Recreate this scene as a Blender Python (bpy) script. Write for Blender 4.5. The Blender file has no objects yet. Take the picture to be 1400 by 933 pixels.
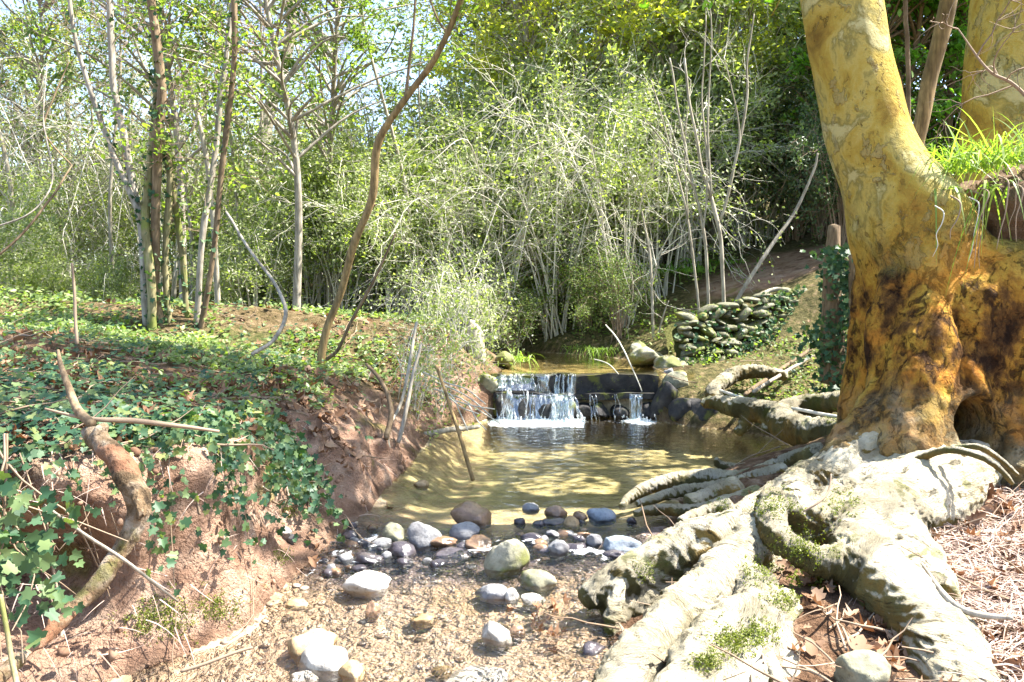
import bpy, math, random
import numpy as np
from mathutils import Vector
R = np.random.default_rng
S = bpy.context.scene
COL = S.collection
pi = math.pi

# ------------------------------------------------------------------ camera
CAM = np.array([0.0, 0.0, 1.5]); FPX = 1089.0; PITCH = math.radians(3.47)
cam_d = bpy.data.cameras.new('camera'); cam = bpy.data.objects.new('camera', cam_d); COL.objects.link(cam)
cam.location = CAM; cam.rotation_euler = (pi/2 - PITCH, 0, 0)
cam_d.sensor_width = 36; cam_d.lens = 36*FPX/1400; cam_d.clip_end = 600; cam_d.clip_start = .05
S.camera = cam
def P(px, py, Y):
    """point seen at pixel (px,py) of the 1400x933 photograph at world depth Y"""
    v = (466.5-py)/FPX; u = (px-700)/FPX
    t = Y/(math.cos(PITCH)+v*math.sin(PITCH))
    return np.array([u*t, Y, CAM[2]+t*(-math.sin(PITCH)+v*math.cos(PITCH))])
def PR(rows):
    """rows of (px,py,Y,radius_px) -> points, radii"""
    a = np.array([P(r[0], r[1], r[2]) for r in rows]); rad = np.array([r[3]*r[2]/FPX for r in rows])
    return a, rad

# ------------------------------------------------------------------ noise
def _h(ix, iy, iz, s):
    n = (ix.astype(np.int64)*374761393 + iy.astype(np.int64)*668265263 + iz.astype(np.int64)*2147483647 + s*1442695041) & 0xffffffff
    n = ((n ^ (n >> 13))*1274126177) & 0xffffffff
    n = ((n ^ (n >> 16))*2246822519) & 0xffffffff
    return ((n ^ (n >> 15)) & 0xffffff)/float(0xffffff)*2-1
def noise3(p, s=0):
    p = np.asarray(p, float); i = np.floor(p).astype(np.int64); f = p-i; f = f*f*(3-2*f)
    r = 0
    for dx in (0, 1):
        wx = f[:, 0] if dx else 1-f[:, 0]
        for dy in (0, 1):
            wy = f[:, 1] if dy else 1-f[:, 1]
            for dz in (0, 1):
                wz = f[:, 2] if dz else 1-f[:, 2]
                r = r + wx*wy*wz*_h(i[:, 0]+dx, i[:, 1]+dy, i[:, 2]+dz, s)
    return r
def fbm(p, s=0, o=4, g=.5):
    a = 1; r = 0; t = 0
    for k in range(o):
        r = r+a*noise3(np.asarray(p)*2.03**k+k*17.1, s+k); t += a; a *= g
    return r/t
def fbm2(x, y, sc, s=0, o=4):
    x = np.asarray(x, float).ravel(); y = np.asarray(y, float).ravel()
    return fbm(np.stack([x*sc, y*sc, x*0+.37], 1), s, o)
def sst(a, b, x):
    t = np.clip((x-a)/(b-a), 0, 1); return t*t*(3-2*t)

# ------------------------------------------------------------------ mesh building
class MB:
    def __init__(s): s.V = []; s.F = {}; s.n = 0
    def add(s, V, *Fs):
        V = np.asarray(V, float)
        for F in Fs:
            F = np.asarray(F, np.int64)
            if len(F): s.F.setdefault(F.shape[1], []).append(F+s.n)
        s.V.append(V); s.n += len(V); return s
    def mesh(s, name, off=(0, 0, 0), smooth=True):
        V = np.concatenate(s.V)-np.asarray(off, float)
        me = bpy.data.meshes.new(name)
        me.vertices.add(len(V)); me.vertices.foreach_set('co', V.astype(np.float32).ravel())
        li = []; ls = []; lt = []; c = 0
        for k, L in s.F.items():
            A = np.concatenate(L); li.append(A.ravel()); m = len(A)
            ls.append(c+np.arange(m)*k); lt.append(np.full(m, k)); c += m*k
        li = np.concatenate(li); ls = np.concatenate(ls)
        me.loops.add(len(li)); me.loops.foreach_set('vertex_index', li.astype(np.int32))
        me.polygons.add(len(ls)); me.polygons.foreach_set('loop_start', ls.astype(np.int32))
        me.update(calc_edges=True)
        me.polygons.foreach_set('use_smooth', np.full(len(ls), bool(smooth)))
        me.validate()
        return me
    def obj(s, name, mat, parent=None, smooth=True):
        off = parent.location if parent else (0, 0, 0)
        me = s.mesh(name, off, smooth)
        return link(name, me, mat, parent)
def link(name, me, mat, parent=None):
    if mat and not me.materials: me.materials.append(mat)
    o = bpy.data.objects.new(name, me); COL.objects.link(o)
    if parent: o.parent = parent
    return o
def empty(name, loc):
    o = bpy.data.objects.new(name, None); COL.objects.link(o); o.location = loc; o.empty_display_size = .1
    return o
def tag(o, label, cat, group=None):
    o['label'] = label; o['category'] = cat
    if group: o['group'] = group
    return o
def kind(o, k, label=None, cat=None):
    o['kind'] = k
    if label: o['label'] = label
    if cat: o['category'] = cat
    return o

def smooth_line(P_, n, R_=None):
    """Catmull-Rom resample"""
    P_ = np.asarray(P_, float); m = len(P_)
    if R_ is not None: P_ = np.concatenate([P_, np.asarray(R_, float)[:, None]], 1)
    Q = np.concatenate([[2*P_[0]-P_[1]], P_, [2*P_[-1]-P_[-2]]])
    t = np.linspace(0, m-1-1e-9, n); i = t.astype(int); f = (t-i)[:, None]
    a, b, c, d = Q[i], Q[i+1], Q[i+2], Q[i+3]
    r = .5*((2*b)+(-a+c)*f+(2*a-5*b+4*c-d)*f*f+(-a+3*b-3*c+d)*f**3)
    if R_ is not None: return r[:, :3], np.maximum(r[:, 3], .0005)
    return r
def tube(pts, rad, k=6, cap=True, phase=0.):
    pts = np.asarray(pts, float); n = len(pts); rad = np.broadcast_to(np.asarray(rad, float), (n,))
    T = np.gradient(pts, axis=0); T /= np.linalg.norm(T, axis=1)[:, None]+1e-12
    a = np.array([0, 0, 1.]) if abs(T[0, 2]) < .9 else np.array([1., 0, 0])
    u = np.cross(T[0], a); u /= np.linalg.norm(u)
    U = np.empty_like(pts)
    for i in range(n):
        u = u-T[i]*np.dot(u, T[i]); u /= np.linalg.norm(u)+1e-12; U[i] = u
    W = np.cross(T, U)
    th = np.arange(k)/k*2*pi+phase
    V = pts[:, None]+rad[:, None, None]*(np.cos(th)[None, :, None]*U[:, None]+np.sin(th)[None, :, None]*W[:, None])
    V = V.reshape(-1, 3)
    i = np.arange(n-1)[:, None]*k; j = np.arange(k)[None]; j2 = (j+1) % k
    F = np.stack([i+j, i+j2, i+k+j2, i+k+j], -1).reshape(-1, 4)
    if not cap: return V, F
    V = np.concatenate([V, [pts[0]-T[0]*rad[0]*.4, pts[-1]+T[-1]*rad[-1]*.4]])
    j = np.arange(k); j2 = (j+1) % k
    C = np.concatenate([np.stack([j2, j, np.full(k, n*k)], 1), np.stack([(n-1)*k+j, (n-1)*k+j2, np.full(k, n*k+1)], 1)])
    return V, F, C
def fuse(mb, voxel, smooth_it=4):
    """voxel union of closed shells -> verts, tri/quad faces, normals"""
    me = mb.mesh('tmp'); o = bpy.data.objects.new('tmp', me); COL.objects.link(o)
    m = o.modifiers.new('r', 'REMESH'); m.mode = 'VOXEL'; m.voxel_size = voxel; m.use_smooth_shade = True
    if smooth_it:
        m2 = o.modifiers.new('s', 'SMOOTH'); m2.factor = .5; m2.iterations = smooth_it
    dg = bpy.context.evaluated_depsgraph_get(); dg.update()
    ev = o.evaluated_get(dg); em = ev.to_mesh()
    V = np.empty(len(em.vertices)*3, np.float32); em.vertices.foreach_get('co', V); V = V.reshape(-1, 3).astype(float)
    lt = np.empty(len(em.polygons), np.int32); em.polygons.foreach_get('loop_total', lt)
    li = np.empty(len(em.loops), np.int32); em.loops.foreach_get('vertex_index', li)
    st = np.concatenate([[0], np.cumsum(lt)[:-1]])
    Fs = []
    for k in np.unique(lt):
        idx = st[lt == k][:, None]+np.arange(k)[None]; Fs.append(li[idx])
    ev.to_mesh_clear(); bpy.data.objects.remove(o); bpy.data.meshes.remove(me)
    return V, Fs
def vnormals(V, Fs):
    N = np.zeros_like(V)
    for F in Fs:
        a = V[F[:, 2]]-V[F[:, 0]]; b = V[F[:, -1]]-V[F[:, 1]]
        n = np.cross(a, b) if F.shape[1] == 4 else np.cross(V[F[:, 1]]-V[F[:, 0]], V[F[:, 2]]-V[F[:, 0]])
        for c in range(F.shape[1]): np.add.at(N, F[:, c], n)
    return N/(np.linalg.norm(N, axis=1)[:, None]+1e-12)

def rot_frames(rg, n, up=None, tilt=1.0):
    """random orthonormal frames (n,3,3): columns x,y,z; z near `up` with tilt"""
    if up is None: z = rg.normal(size=(n, 3))
    else: z = np.asarray(up)+rg.normal(size=(n, 3))*tilt
    z /= np.linalg.norm(z, axis=1)[:, None]+1e-9
    a = rg.normal(size=(n, 3)); x = np.cross(a, z); x /= np.linalg.norm(x, axis=1)[:, None]+1e-9
    y = np.cross(z, x)
    return np.stack([x, y, z], 2)
# leaf templates (local x across, y along, z up), unit length
DIAMOND = (np.array([[0, 0, 0], [.28, .5, .05], [0, 1, -.06], [-.28, .5, .05]]), np.array([[0, 1, 2, 3]]))
OVAL = (np.array([[0, 0, 0], [.2, .25, .05], [.27, .55, .06], [.1, .88, 0], [0, 1, -.05], [-.1, .88, 0], [-.27, .55, .06], [-.2, .25, .05]]),
        np.array([[0, 1, 2, 3, 4], [0, 4, 5, 6, 7]]))
_iv = [[0, .12], [.17, -.06], [.5, .08], [.34, .33], [.43, .62], [.17, .66], [0, 1]]
IVY = (np.array([[a, b, .16*abs(a)-.12*b*b] for a, b in _iv]+[[-a, b, .16*abs(a)-.12*b*b] for a, b in _iv[1:-1]]),
       np.array([[0, 1, 2, 3, 4, 5, 6], [6, 11, 10, 9, 8, 7, 0]]))
_pl = [[0, .0], [.2, -.05], [.5, .12], [.3, .3], [.62, .52], [.25, .6], [.24, .78], [0, 1]]
PLANELEAF = (np.array([[a, b, 1.1*a*a+.5*(b-.4)**2] for a, b in _pl]+[[-a*.9, b, 1.5*a*a+.55*(b-.4)**2] for a, b in _pl[1:-1]]),
             np.array([[0, 1, 2, 3, 4, 5, 6, 7], [7, 13, 12, 11, 10, 9, 8, 0]]))
def leaves(mb, rg, pos, size, up=None, tilt=1., tpl=DIAMOND, frames=None):
    n = len(pos)
    if n == 0: return
    Fm = rot_frames(rg, n, up, tilt) if frames is None else frames
    T, F = tpl
    size = np.broadcast_to(np.asarray(size, float), (n,))
    wv = np.stack([rg.uniform(.75, 1.2, n), np.ones(n), rg.uniform(.3, 1.6, n)], 1)
    L = T[None]*size[:, None, None]*wv[:, None, :]
    V = np.einsum('nij,nkj->nki', Fm, L)+np.asarray(pos)[:, None]
    m = len(T)
    FF = (F[None]+(np.arange(n)*m)[:, None, None]).reshape(-1, F.shape[1])
    mb.add(V.reshape(-1, 3), FF)
def blades(mb, rg, base, dirn, length, width, droop, seg=4):
    """curved grass blades/strips: base (n,3), dirn (n,3) unit, droop (n,)"""
    n = len(base); t = np.linspace(0, 1, seg+1)
    L = np.broadcast_to(length, (n,))[:, None, None]; D = np.broadcast_to(droop, (n,))[:, None]
    c = base[:, None]+dirn[:, None]*L*t[None, :, None]
    c[:, :, 2] -= D*L[:, :, 0]*t[None]**2
    side = np.cross(dirn, np.array([0, 0, 1.])+rg.normal(size=(n, 3))*.3); side /= np.linalg.norm(side, axis=1)[:, None]+1e-9
    w = np.broadcast_to(width, (n,))[:, None]*(1-t[None]**1.6*.95)*.5
    V = np.stack([c-side[:, None]*w[..., None], c+side[:, None]*w[..., None]], 2).reshape(-1, 3)
    i = (np.arange(n)*(2*(seg+1)))[:, None]+np.arange(seg)[None]*2
    F = np.stack([i, i+1, i+3, i+2], -1).reshape(-1, 4)
    mb.add(V, F)
SKY_STRENGTH, SUN_STRENGTH, EXPOSURE = .115, 5.0, 2.35
# ------------------------------------------------------------------ materials
class NT:
    def __init__(s, name):
        s.m = bpy.data.materials.new(name); s.m.use_nodes = True; s.t = s.m.node_tree; s.t.nodes.clear()
        s.out = s.t.nodes.new('ShaderNodeOutputMaterial')
    def n(s, typ, props=None, **inp):
        nd = s.t.nodes.new('ShaderNode'+typ)
        for k, v in (props or {}).items(): setattr(nd, k, v)
        for k, v in inp.items():
            key = k.replace('_', ' ')
            if key not in nd.inputs: key = int(k[1:]) if k[0] == 'i' and k[1:].isdigit() else key
            s.set(nd.inputs[key], v)
        return nd
    def set(s, sock, v):
        if isinstance(v, bpy.types.NodeSocket): s.t.links.new(v, sock)
        elif isinstance(v, bpy.types.Node): s.t.links.new(v.outputs[0], sock)
        else:
            if isinstance(v, (tuple, list)) and len(v) == 3 and sock.type == 'RGBA': v = (*v, 1)
            if isinstance(v, (int, float)) and sock.type == 'RGBA': v = (v, v, v, 1)
            sock.default_value = v
    def ramp(s, fac, *stops):
        nd = s.t.nodes.new('ShaderNodeValToRGB'); e = nd.color_ramp.elements
        while len(e) < len(stops): e.new(.5)
        for el, (p, c) in zip(e, stops):
            el.position = p; el.color = (*c, 1) if isinstance(c, (tuple, list)) else (c, c, c, 1)
        s.set(nd.inputs[0], fac); return nd.outputs[0]
    def mix(s, f, a, b, blend='MIX'):
        nd = s.t.nodes.new('ShaderNodeMix'); nd.data_type = 'RGBA'; nd.blend_type = blend
        s.set(nd.inputs[0], f); s.set(nd.inputs[6], a); s.set(nd.inputs[7], b); return nd.outputs[2]
    def math(s, op, a, b=0., clamp=False):
        nd = s.t.nodes.new('ShaderNodeMath'); nd.operation = op; nd.use_clamp = clamp
        s.set(nd.inputs[0], a); s.set(nd.inputs[1], b); return nd.outputs[0]
    def pos(s): return s.n('NewGeometry').outputs['Position']
    def noise(s, vec, sc, det=4., rough=.55, dist=0.):
        return s.n('TexNoise', Vector=vec, Scale=sc, Detail=det, Roughness=rough, Distortion=dist).outputs[0]
    def vor(s, vec, sc, feat='F1', rnd=1.):
        return s.n('TexVoronoi', {'feature': feat}, Vector=vec, Scale=sc, Randomness=rnd)
    def bump(s, h, st=.5, d=.02, nrm=None):
        k = dict(Height=h, Strength=st, Distance=d)
        if nrm is not None: k['Normal'] = nrm
        return s.n('Bump', **k).outputs[0]
    def bsdf(s, col, rough=.8, nrm=None, spec=.3, **kw):
        k = dict(Base_Color=col, Roughness=rough, **kw)
        if nrm is not None: k['Normal'] = nrm
        b = s.n('BsdfPrincipled', **k); b.inputs['Specular IOR Level'].default_value = spec
        return b.outputs[0]
    def end(s, sh): s.set(s.out.inputs[0], sh); return s.m
def scl(t, v, x, y, z): return t.n('VectorMath', {'operation': 'MULTIPLY'}, i0=v, i1=(x, y, z)).outputs[0]
def warp(t, v, sc, amt):
    n = t.n('TexNoise', Vector=v, Scale=sc, Detail=3.).outputs[1]
    m = t.n('VectorMath', {'operation': 'SUBTRACT'}, i0=n, i1=(.5, .5, .5)).outputs[0]
    m = t.n('VectorMath', {'operation': 'SCALE'}, i0=m); m.inputs[3].default_value = amt
    return t.n('VectorMath', {'operation': 'ADD'}, i0=v, i1=m.outputs[0]).outputs[0]

def leaf_mat(name, c1, c2, c3=None, trans=.35, tcol=None, rough=.5, spec=.3):
    t = NT(name); g = t.n('NewGeometry').outputs['Random Per Island']
    big = t.noise(t.pos(), 1.1, 2.)
    f = t.math('ADD', t.math('MULTIPLY', g, .7), t.math('MULTIPLY', t.math('SUBTRACT', big, .35), .9), True)
    c = t.ramp(f, (0, c1), (.55, c2), (1, c3 or c2))
    b = t.bsdf(c, rough, spec=spec)
    tc = t.mix(1., c, tcol or (1.9, 2.1, .6), 'MULTIPLY')
    tr = t.n('BsdfTranslucent', Color=tc).outputs[0]
    return t.end(t.n('MixShader', i0=trans, i1=b, i2=tr).outputs[0])
def plain_bark(name, c1, c2, sc=14, stretch=.15, moss=None, rough=.85, bump=.6):
    t = NT(name); co = t.n('TexCoord').outputs['Object']
    v = scl(t, co, 1, 1, stretch)
    n1 = t.noise(v, sc*2.2, 5., .6); n2 = t.noise(co, sc*.25, 3.)
    c = t.mix(t.ramp(n1, (.35, 0), (.65, 1)), c1, c2)
    c = t.mix(t.math('MULTIPLY', t.ramp(n2, (.45, 0), (.6, 1)), .5), c, tuple(x*.6 for x in c1))
    if moss:
        m = t.ramp(t.noise(co, 3., 4.), (.52, 0), (.6, 1)); c = t.mix(t.math('MULTIPLY', m, .8), c, moss)
    return t.end(t.bsdf(c, rough, t.bump(n1, bump, .01)))

def plane_bark():
    t = NT('plane_tree_bark'); co = t.pos()
    z = t.n('SeparateXYZ', Vector=co).outputs[2]
    w = warp(t, warp(t, co, 1.6, .35), 9, .07)
    p1 = t.noise(scl(t, w, 1, 1, .7), 3.4, 6., .6, .5)
    upper = t.ramp(p1, (.30, (.16, .095, .02)), (.41, (.30, .195, .035)), (.47, (.37, .265, .05)), (.53, (.41, .315, .085)), (.58, (.22, .18, .05)), (.63, (.44, .38, .17)))
    p2 = t.ramp(t.noise(scl(t, warp(t, co, 7, .16), 1, 1, .6), 8, 5., .6), (.58, 0), (.62, 1))
    upper = t.mix(t.math('MULTIPLY', p2, .45), upper, (.25, .215, .12))
    # flaking scales: small dark curled edges, elongated along the stem
    fn = t.noise(scl(t, warp(t, co, 12, .10), 1, 1, .42), 17, 4., .7)
    fl = t.math('MULTIPLY', t.ramp(fn, (.60, 0), (.63, 1)), t.ramp(t.noise(co, 3.5, 3.), (.46, 0), (.58, 1)))
    upper = t.mix(t.math('MULTIPLY', fl, .55), upper, (.075, .042, .016))
    nl = t.noise(scl(t, co, 1, 1, .7), 4.2, 7., .66)
    lower = t.ramp(nl, (.34, (.03, .014, .006)), (.44, (.13, .06, .016)), (.51, (.34, .165, .025)), (.60, (.48, .28, .04)), (.78, (.50, .34, .10)))
    crack = t.ramp(t.noise(scl(t, warp(t, co, 6, .14), 1, 1, .5), 12, 6., .72, .6), (.39, 1), (.47, 0))
    lower = t.mix(t.math('MULTIPLY', crack, .85), lower, (.035, .016, .008))
    orange = t.ramp(t.noise(co, 2.7, 4.), (.52, 0), (.58, 1))
    lower = t.mix(t.math('MULTIPLY', orange, .6), lower, (.62, .25, .035))
    zz = t.math('ADD', z, t.math('MULTIPLY', t.noise(co, 2.2, 5., .6), 1.3))
    zr = t.n('MapRange', i0=zz, i1=2.2, i2=2.7, i3=0., i4=1.).outputs[0]
    c = t.mix(zr, lower, upper)
    zl = t.n('MapRange', i0=zz, i1=1.1, i2=1.6, i3=1., i4=0.).outputs[0]
    low = t.ramp(t.noise(co, 7, 6., .65), (.3, (.07, .058, .03)), (.48, (.19, .165, .09)), (.65, (.32, .29, .20)))
    c = t.mix(t.math('MULTIPLY', zl, .8), c, low)
    h = t.math('ADD', t.math('MULTIPLY', t.mix(zr, nl, t.math('MULTIPLY', p1, .35)), .9), t.math('ADD', t.math('MULTIPLY', fl, -.22), t.math('ADD', t.math('ADD', t.math('MULTIPLY', p2, .22), t.math('MULTIPLY', t.noise(co, 34, 6., .7), t.mix(zr, .6, .3))), t.math('MULTIPLY', t.mix(zr, crack, 0.), -.7))))
    return t.end(t.bsdf(c, .88, t.bump(h, 1., .06), .12))
def root_bark():
    t = NT('root_bark'); co = t.pos(); gr = t.n('Attribute', {'attribute_name': 'grain'}).outputs[1]
    n1 = t.noise(co, 5, 6., .62); n2 = t.noise(warp(t, gr, 6, .06), 36, 6., .7)
    c = t.ramp(n1, (.3, (.26, .225, .14)), (.47, (.43, .38, .265)), (.7, (.53, .48, .37)))
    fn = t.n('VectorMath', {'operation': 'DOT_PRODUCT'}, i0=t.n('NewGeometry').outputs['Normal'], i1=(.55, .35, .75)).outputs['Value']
    sunward = t.ramp(t.math('ADD', t.math('MULTIPLY', fn, .6), t.noise(co, 4.5, 6., .7)), (.36, 0), (.48, 1))  # light and shade painted in: sun-facing tops pale, flanks darker with olive algae
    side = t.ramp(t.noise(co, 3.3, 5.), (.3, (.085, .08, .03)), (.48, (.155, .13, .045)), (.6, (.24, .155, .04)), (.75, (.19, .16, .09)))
    c = t.mix(sunward, side, c)
    pit = t.ramp(n2, (.34, 1), (.40, 0)); c = t.mix(t.math('MULTIPLY', pit, .6), c, (.05, .045, .03))
    crk = t.ramp(t.noise(warp(t, gr, 5, .12), 13, 6., .72), (.35, 1), (.41, 0)); c = t.mix(t.math('MULTIPLY', crk, .7), c, (.045, .035, .02))
    m = t.ramp(t.noise(co, 3.1, 6., .65), (.58, 0), (.62, 1))
    c = t.mix(t.math('MULTIPLY', m, .6), c, (.11, .125, .02))
    h = t.math('ADD', t.math('ADD', t.math('MULTIPLY', n2, 1.), t.math('MULTIPLY', crk, -.7)), t.math('MULTIPLY', t.noise(gr, 15, 6., .68), 1.2))
    return t.end(t.bsdf(c, .85, t.bump(h, 1., .035), .2))
def ground_mat():
    t = NT('soil_and_litter'); co = t.pos()
    m = t.n('Attribute', {'attribute_name': 'mask'}).outputs[0]
    sc = t.n('SeparateColor', Color=m); scarp, green, dark = sc.outputs[0], sc.outputs[1], sc.outputs[2]
    n1 = t.noise(co, 9, 6., .65); n2 = t.noise(co, 60, 4., .6)
    litter = t.ramp(n1, (.3, (.05, .027, .016)), (.46, (.13, .075, .045)), (.6, (.24, .155, .10)), (.75, (.36, .27, .19)))
    grn = t.ramp(t.noise(co, 14, 5.), (.35, (.03, .04, .012)), (.5, (.085, .09, .03)), (.62, (.16, .13, .06)), (.72, (.26, .20, .12)))
    soil = t.ramp(t.noise(scl(t, co, 1, 1, 1.6), 4, 6., .6), (.3, (.19, .105, .068)), (.5, (.34, .215, .15)), (.7, (.44, .32, .24)))
    moss = t.ramp(t.noise(co, 2.1, 4.), (.60, 0), (.66, 1))
    soil = t.mix(t.math('MULTIPLY', moss, .5), soil, (.19, .19, .03))
    c = t.mix(green, litter, grn); c = t.mix(scarp, c, soil); c = t.mix(dark, c, (.07, .04, .025))
    dmp = t.ramp(t.noise(warp(t, co, 3, .2), 2.6, 6., .65), (.54, 0), (.62, 1)); c = t.mix(t.math('MULTIPLY', dmp, t.math('MULTIPLY', scarp, .55)), c, (.075, .04, .025))
    h = t.math('ADD', t.math('ADD', t.math('MULTIPLY', n1, 1.), t.math('MULTIPLY', n2, .55)), t.math('MULTIPLY', t.noise(co, 24, 5., .7), .9))
    return t.end(t.bsdf(c, .95, t.bump(h, 1., .05), .08))
def bed_mat():
    t = NT('gravel_bed'); co = t.pos()
    y = t.n('SeparateXYZ', Vector=co).outputs[1]
    v = t.vor(warp(t, co, 12, .03), 34); cv = t.n('SeparateColor', Color=v.outputs['Color']).outputs[0]
    v2 = t.vor(co, 90); cv2 = t.n('SeparateColor', Color=v2.outputs['Color']).outputs[1]
    st = ((.22, .14, .09), (.33, .235, .16), (.38, .285, .205), (.43, .35, .27))
    c = t.ramp(cv, (.05, st[0]), (.35, st[1]), (.7, st[2]), (.95, st[3]))
    c = t.mix(.45, c, t.ramp(cv2, (.1, (.22, .14, .08)), (.9, (.42, .325, .22))))
    c = t.mix(.3, c, (.30, .21, .135))
    c = t.mix(t.math('MULTIPLY', t.ramp(t.noise(co, 1.6, 4.), (.4, 0), (.65, 1)), .6), c, (.30, .20, .105))
    pool = t.n('MapRange', i0=y, i1=5.0, i2=6.0, i3=0., i4=1.).outputs[0]
    pc = t.ramp(t.noise(co, 5, 6., .65), (.36, (.10, .082, .04)), (.47, (.24, .195, .105)), (.58, (.44, .36, .23)))
    rb = t.math('ADD', y, t.math('MULTIPLY', t.math('SUBTRACT', t.noise(co, 4, 5.), .5), .7))
    rf = t.ramp(t.n('MapRange', i0=rb, i1=4.3, i2=5.5, i3=0., i4=1.).outputs[0], (.0, 0), (.18, 1), (.7, 1), (1., 0))
    c = t.mix(t.math('MULTIPLY', rf, .85), c, t.mix(cv, (.018, .014, .018), (.085, .065, .07)))
    c = t.mix(pool, c, t.mix(.25, pc, c, 'MIX'))
    h = t.math('ADD', t.math('MULTIPLY', v.outputs[0], -1.), t.math('MULTIPLY', v2.outputs[0], -.5))
    return t.end(t.bsdf(c, .7, t.bump(h, .6, .010), .3))
def water_mat(name, tint, ripple_sc, strength, foam=True, stretch=1., shallow=None):
    t = NT(name); co = t.pos(); v = scl(t, co, 1, stretch, 1)
    h = t.math('ADD', t.noise(v, ripple_sc, 3., .5, .4), t.math('MULTIPLY', t.noise(v, ripple_sc*2.7, 2., .5), .35))
    if shallow:
        y0 = t.n('SeparateXYZ', Vector=co).outputs[1]
        sh_ = t.n('MapRange', i0=y0, i1=4.9, i2=5.6, i3=1., i4=0.).outputs[0]
        h = t.math('ADD', h, t.math('MULTIPLY', sh_, t.math('MULTIPLY', t.noise(warp(t, co, 5, .2), 24, 3., .55, .6), 1.3)))
    nb = t.bump(h, strength, t.math('ADD', .03, t.math('MULTIPLY', sh_, .03)) if shallow else .03)
    gl = t.n('BsdfGlossy', Color=(1, 1, 1), Roughness=.03, Normal=nb).outputs[0]
    if shallow:
        yy = t.n('SeparateXYZ', Vector=co).outputs[1]
        tint = t.mix(t.n('MapRange', i0=yy, i1=4.9, i2=5.8, i3=0., i4=1.).outputs[0], shallow, tint)
    tr = t.n('BsdfTransparent', Color=tint).outputs[0]
    fr = t.n('Fresnel', IOR=t.math('ADD', 1.36, t.math('MULTIPLY', sh_, .18)) if shallow else 1.36, Normal=nb).outputs[0]
    sh = t.n('MixShader', i0=fr, i1=tr, i2=gl).outputs[0]
    if foam:
        a = t.n('Attribute', {'attribute_name': 'foam'}).outputs[2]
        fn = t.noise(scl(t, co, 1, 1, 1), 22, 6., .7, .8)
        fm = t.math('MULTIPLY', t.ramp(t.math('ADD', fn, t.math('MULTIPLY', t.math('SUBTRACT', a, .5), .8)), (.5, 0), (.66, 1)), t.ramp(a, (.02, 0), (.2, 1)))
        df = t.bsdf((.85, .88, .9), .5)
        sh = t.n('MixShader', i0=t.math('MULTIPLY', fm, .85), i1=sh, i2=df).outputs[0]
    return t.end(sh)
def falling_water():
    t = NT('falling_water'); co = t.pos()
    v = scl(t, co, 1, .6, .12)
    a = t.math('MULTIPLY', t.ramp(t.noise(v, 38, 4., .62), (.48, 0), (.68, 1)), t.ramp(t.noise(scl(t, co, 1, 1, .5), 9, 3.), (.40, .08), (.60, 1)))
    d = t.bsdf((.86, .9, .95), .25, spec=.6)
    tl = t.n('BsdfTranslucent', Color=(.8, .86, .92)).outputs[0]
    d = t.n('MixShader', i0=.4, i1=d, i2=tl).outputs[0]
    g = t.n('BsdfGlossy', Color=(.9, .95, 1), Roughness=.08).outputs[0]
    tr = t.n('BsdfTransparent', Color=(.9, .93, .92)).outputs[0]
    th = t.n('MixShader', i0=.18, i1=tr, i2=g).outputs[0]
    return t.end(t.n('MixShader', i0=a, i1=th, i2=d).outputs[0])
def rock_mat(name, c1, c2, c3, spots=.3, wet=False, moss=0.):
    t = NT(name); co = t.n('TexCoord').outputs['Object']
    pw = t.pos()
    n1 = t.noise(pw, 7, 6., .6); n2 = t.noise(pw, 45, 4., .65)
    c = t.ramp(n1, (.3, c1), (.5, c2), (.72, c3))
    s = t.ramp(n2, (.36, 1), (.45, 0)); c = t.mix(t.math('MULTIPLY', s, spots), c, tuple(x*.35 for x in c1))
    if moss:
        m = t.ramp(t.noise(pw, 4, 4.), (.62-moss*.2, 0), (.7-moss*.2, 1)); c = t.mix(t.math('MULTIPLY', m, .85), c, (.115, .125, .025))
    oz = t.math('ADD', t.n('SeparateXYZ', Vector=co).outputs[2], t.math('MULTIPLY', t.math('SUBTRACT', n1, .5), .06))
    wt = t.n('MapRange', i0=oz, i1=.03, i2=.05, i3=1., i4=0.).outputs[0]    # wet tide line
    c = t.mix(t.math('MULTIPLY', wt, .65), c, tuple(x*.25 for x in c1))
    h = t.math('ADD', n2, t.math('MULTIPLY', n1, .6))
    return t.end(t.bsdf(c, .18 if wet else t.math('SUBTRACT', .75, t.math('MULTIPLY', wt, .5)), t.bump(h, .5, .01), .5 if wet else .3))
def simple(name, c1, c2, sc=30, rough=.85, spec=.2, trans=0, bump=0):
    t = NT(name); g = t.n('NewGeometry').outputs['Random Per Island']
    f = t.math('ADD', t.math('MULTIPLY', g, .6), t.math('MULTIPLY', t.noise(t.pos(), sc, 4.), .4))
    c = t.ramp(f, (.15, c1), (.85, c2))
    sh = t.bsdf(c, rough, t.bump(t.noise(t.pos(), sc*1.5, 6., .7), 1., bump) if bump else None, spec)
    if trans: sh = t.n('MixShader', i0=trans, i1=sh, i2=t.n('BsdfTranslucent', Color=c).outputs[0]).outputs[0]
    return t.end(sh)

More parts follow.
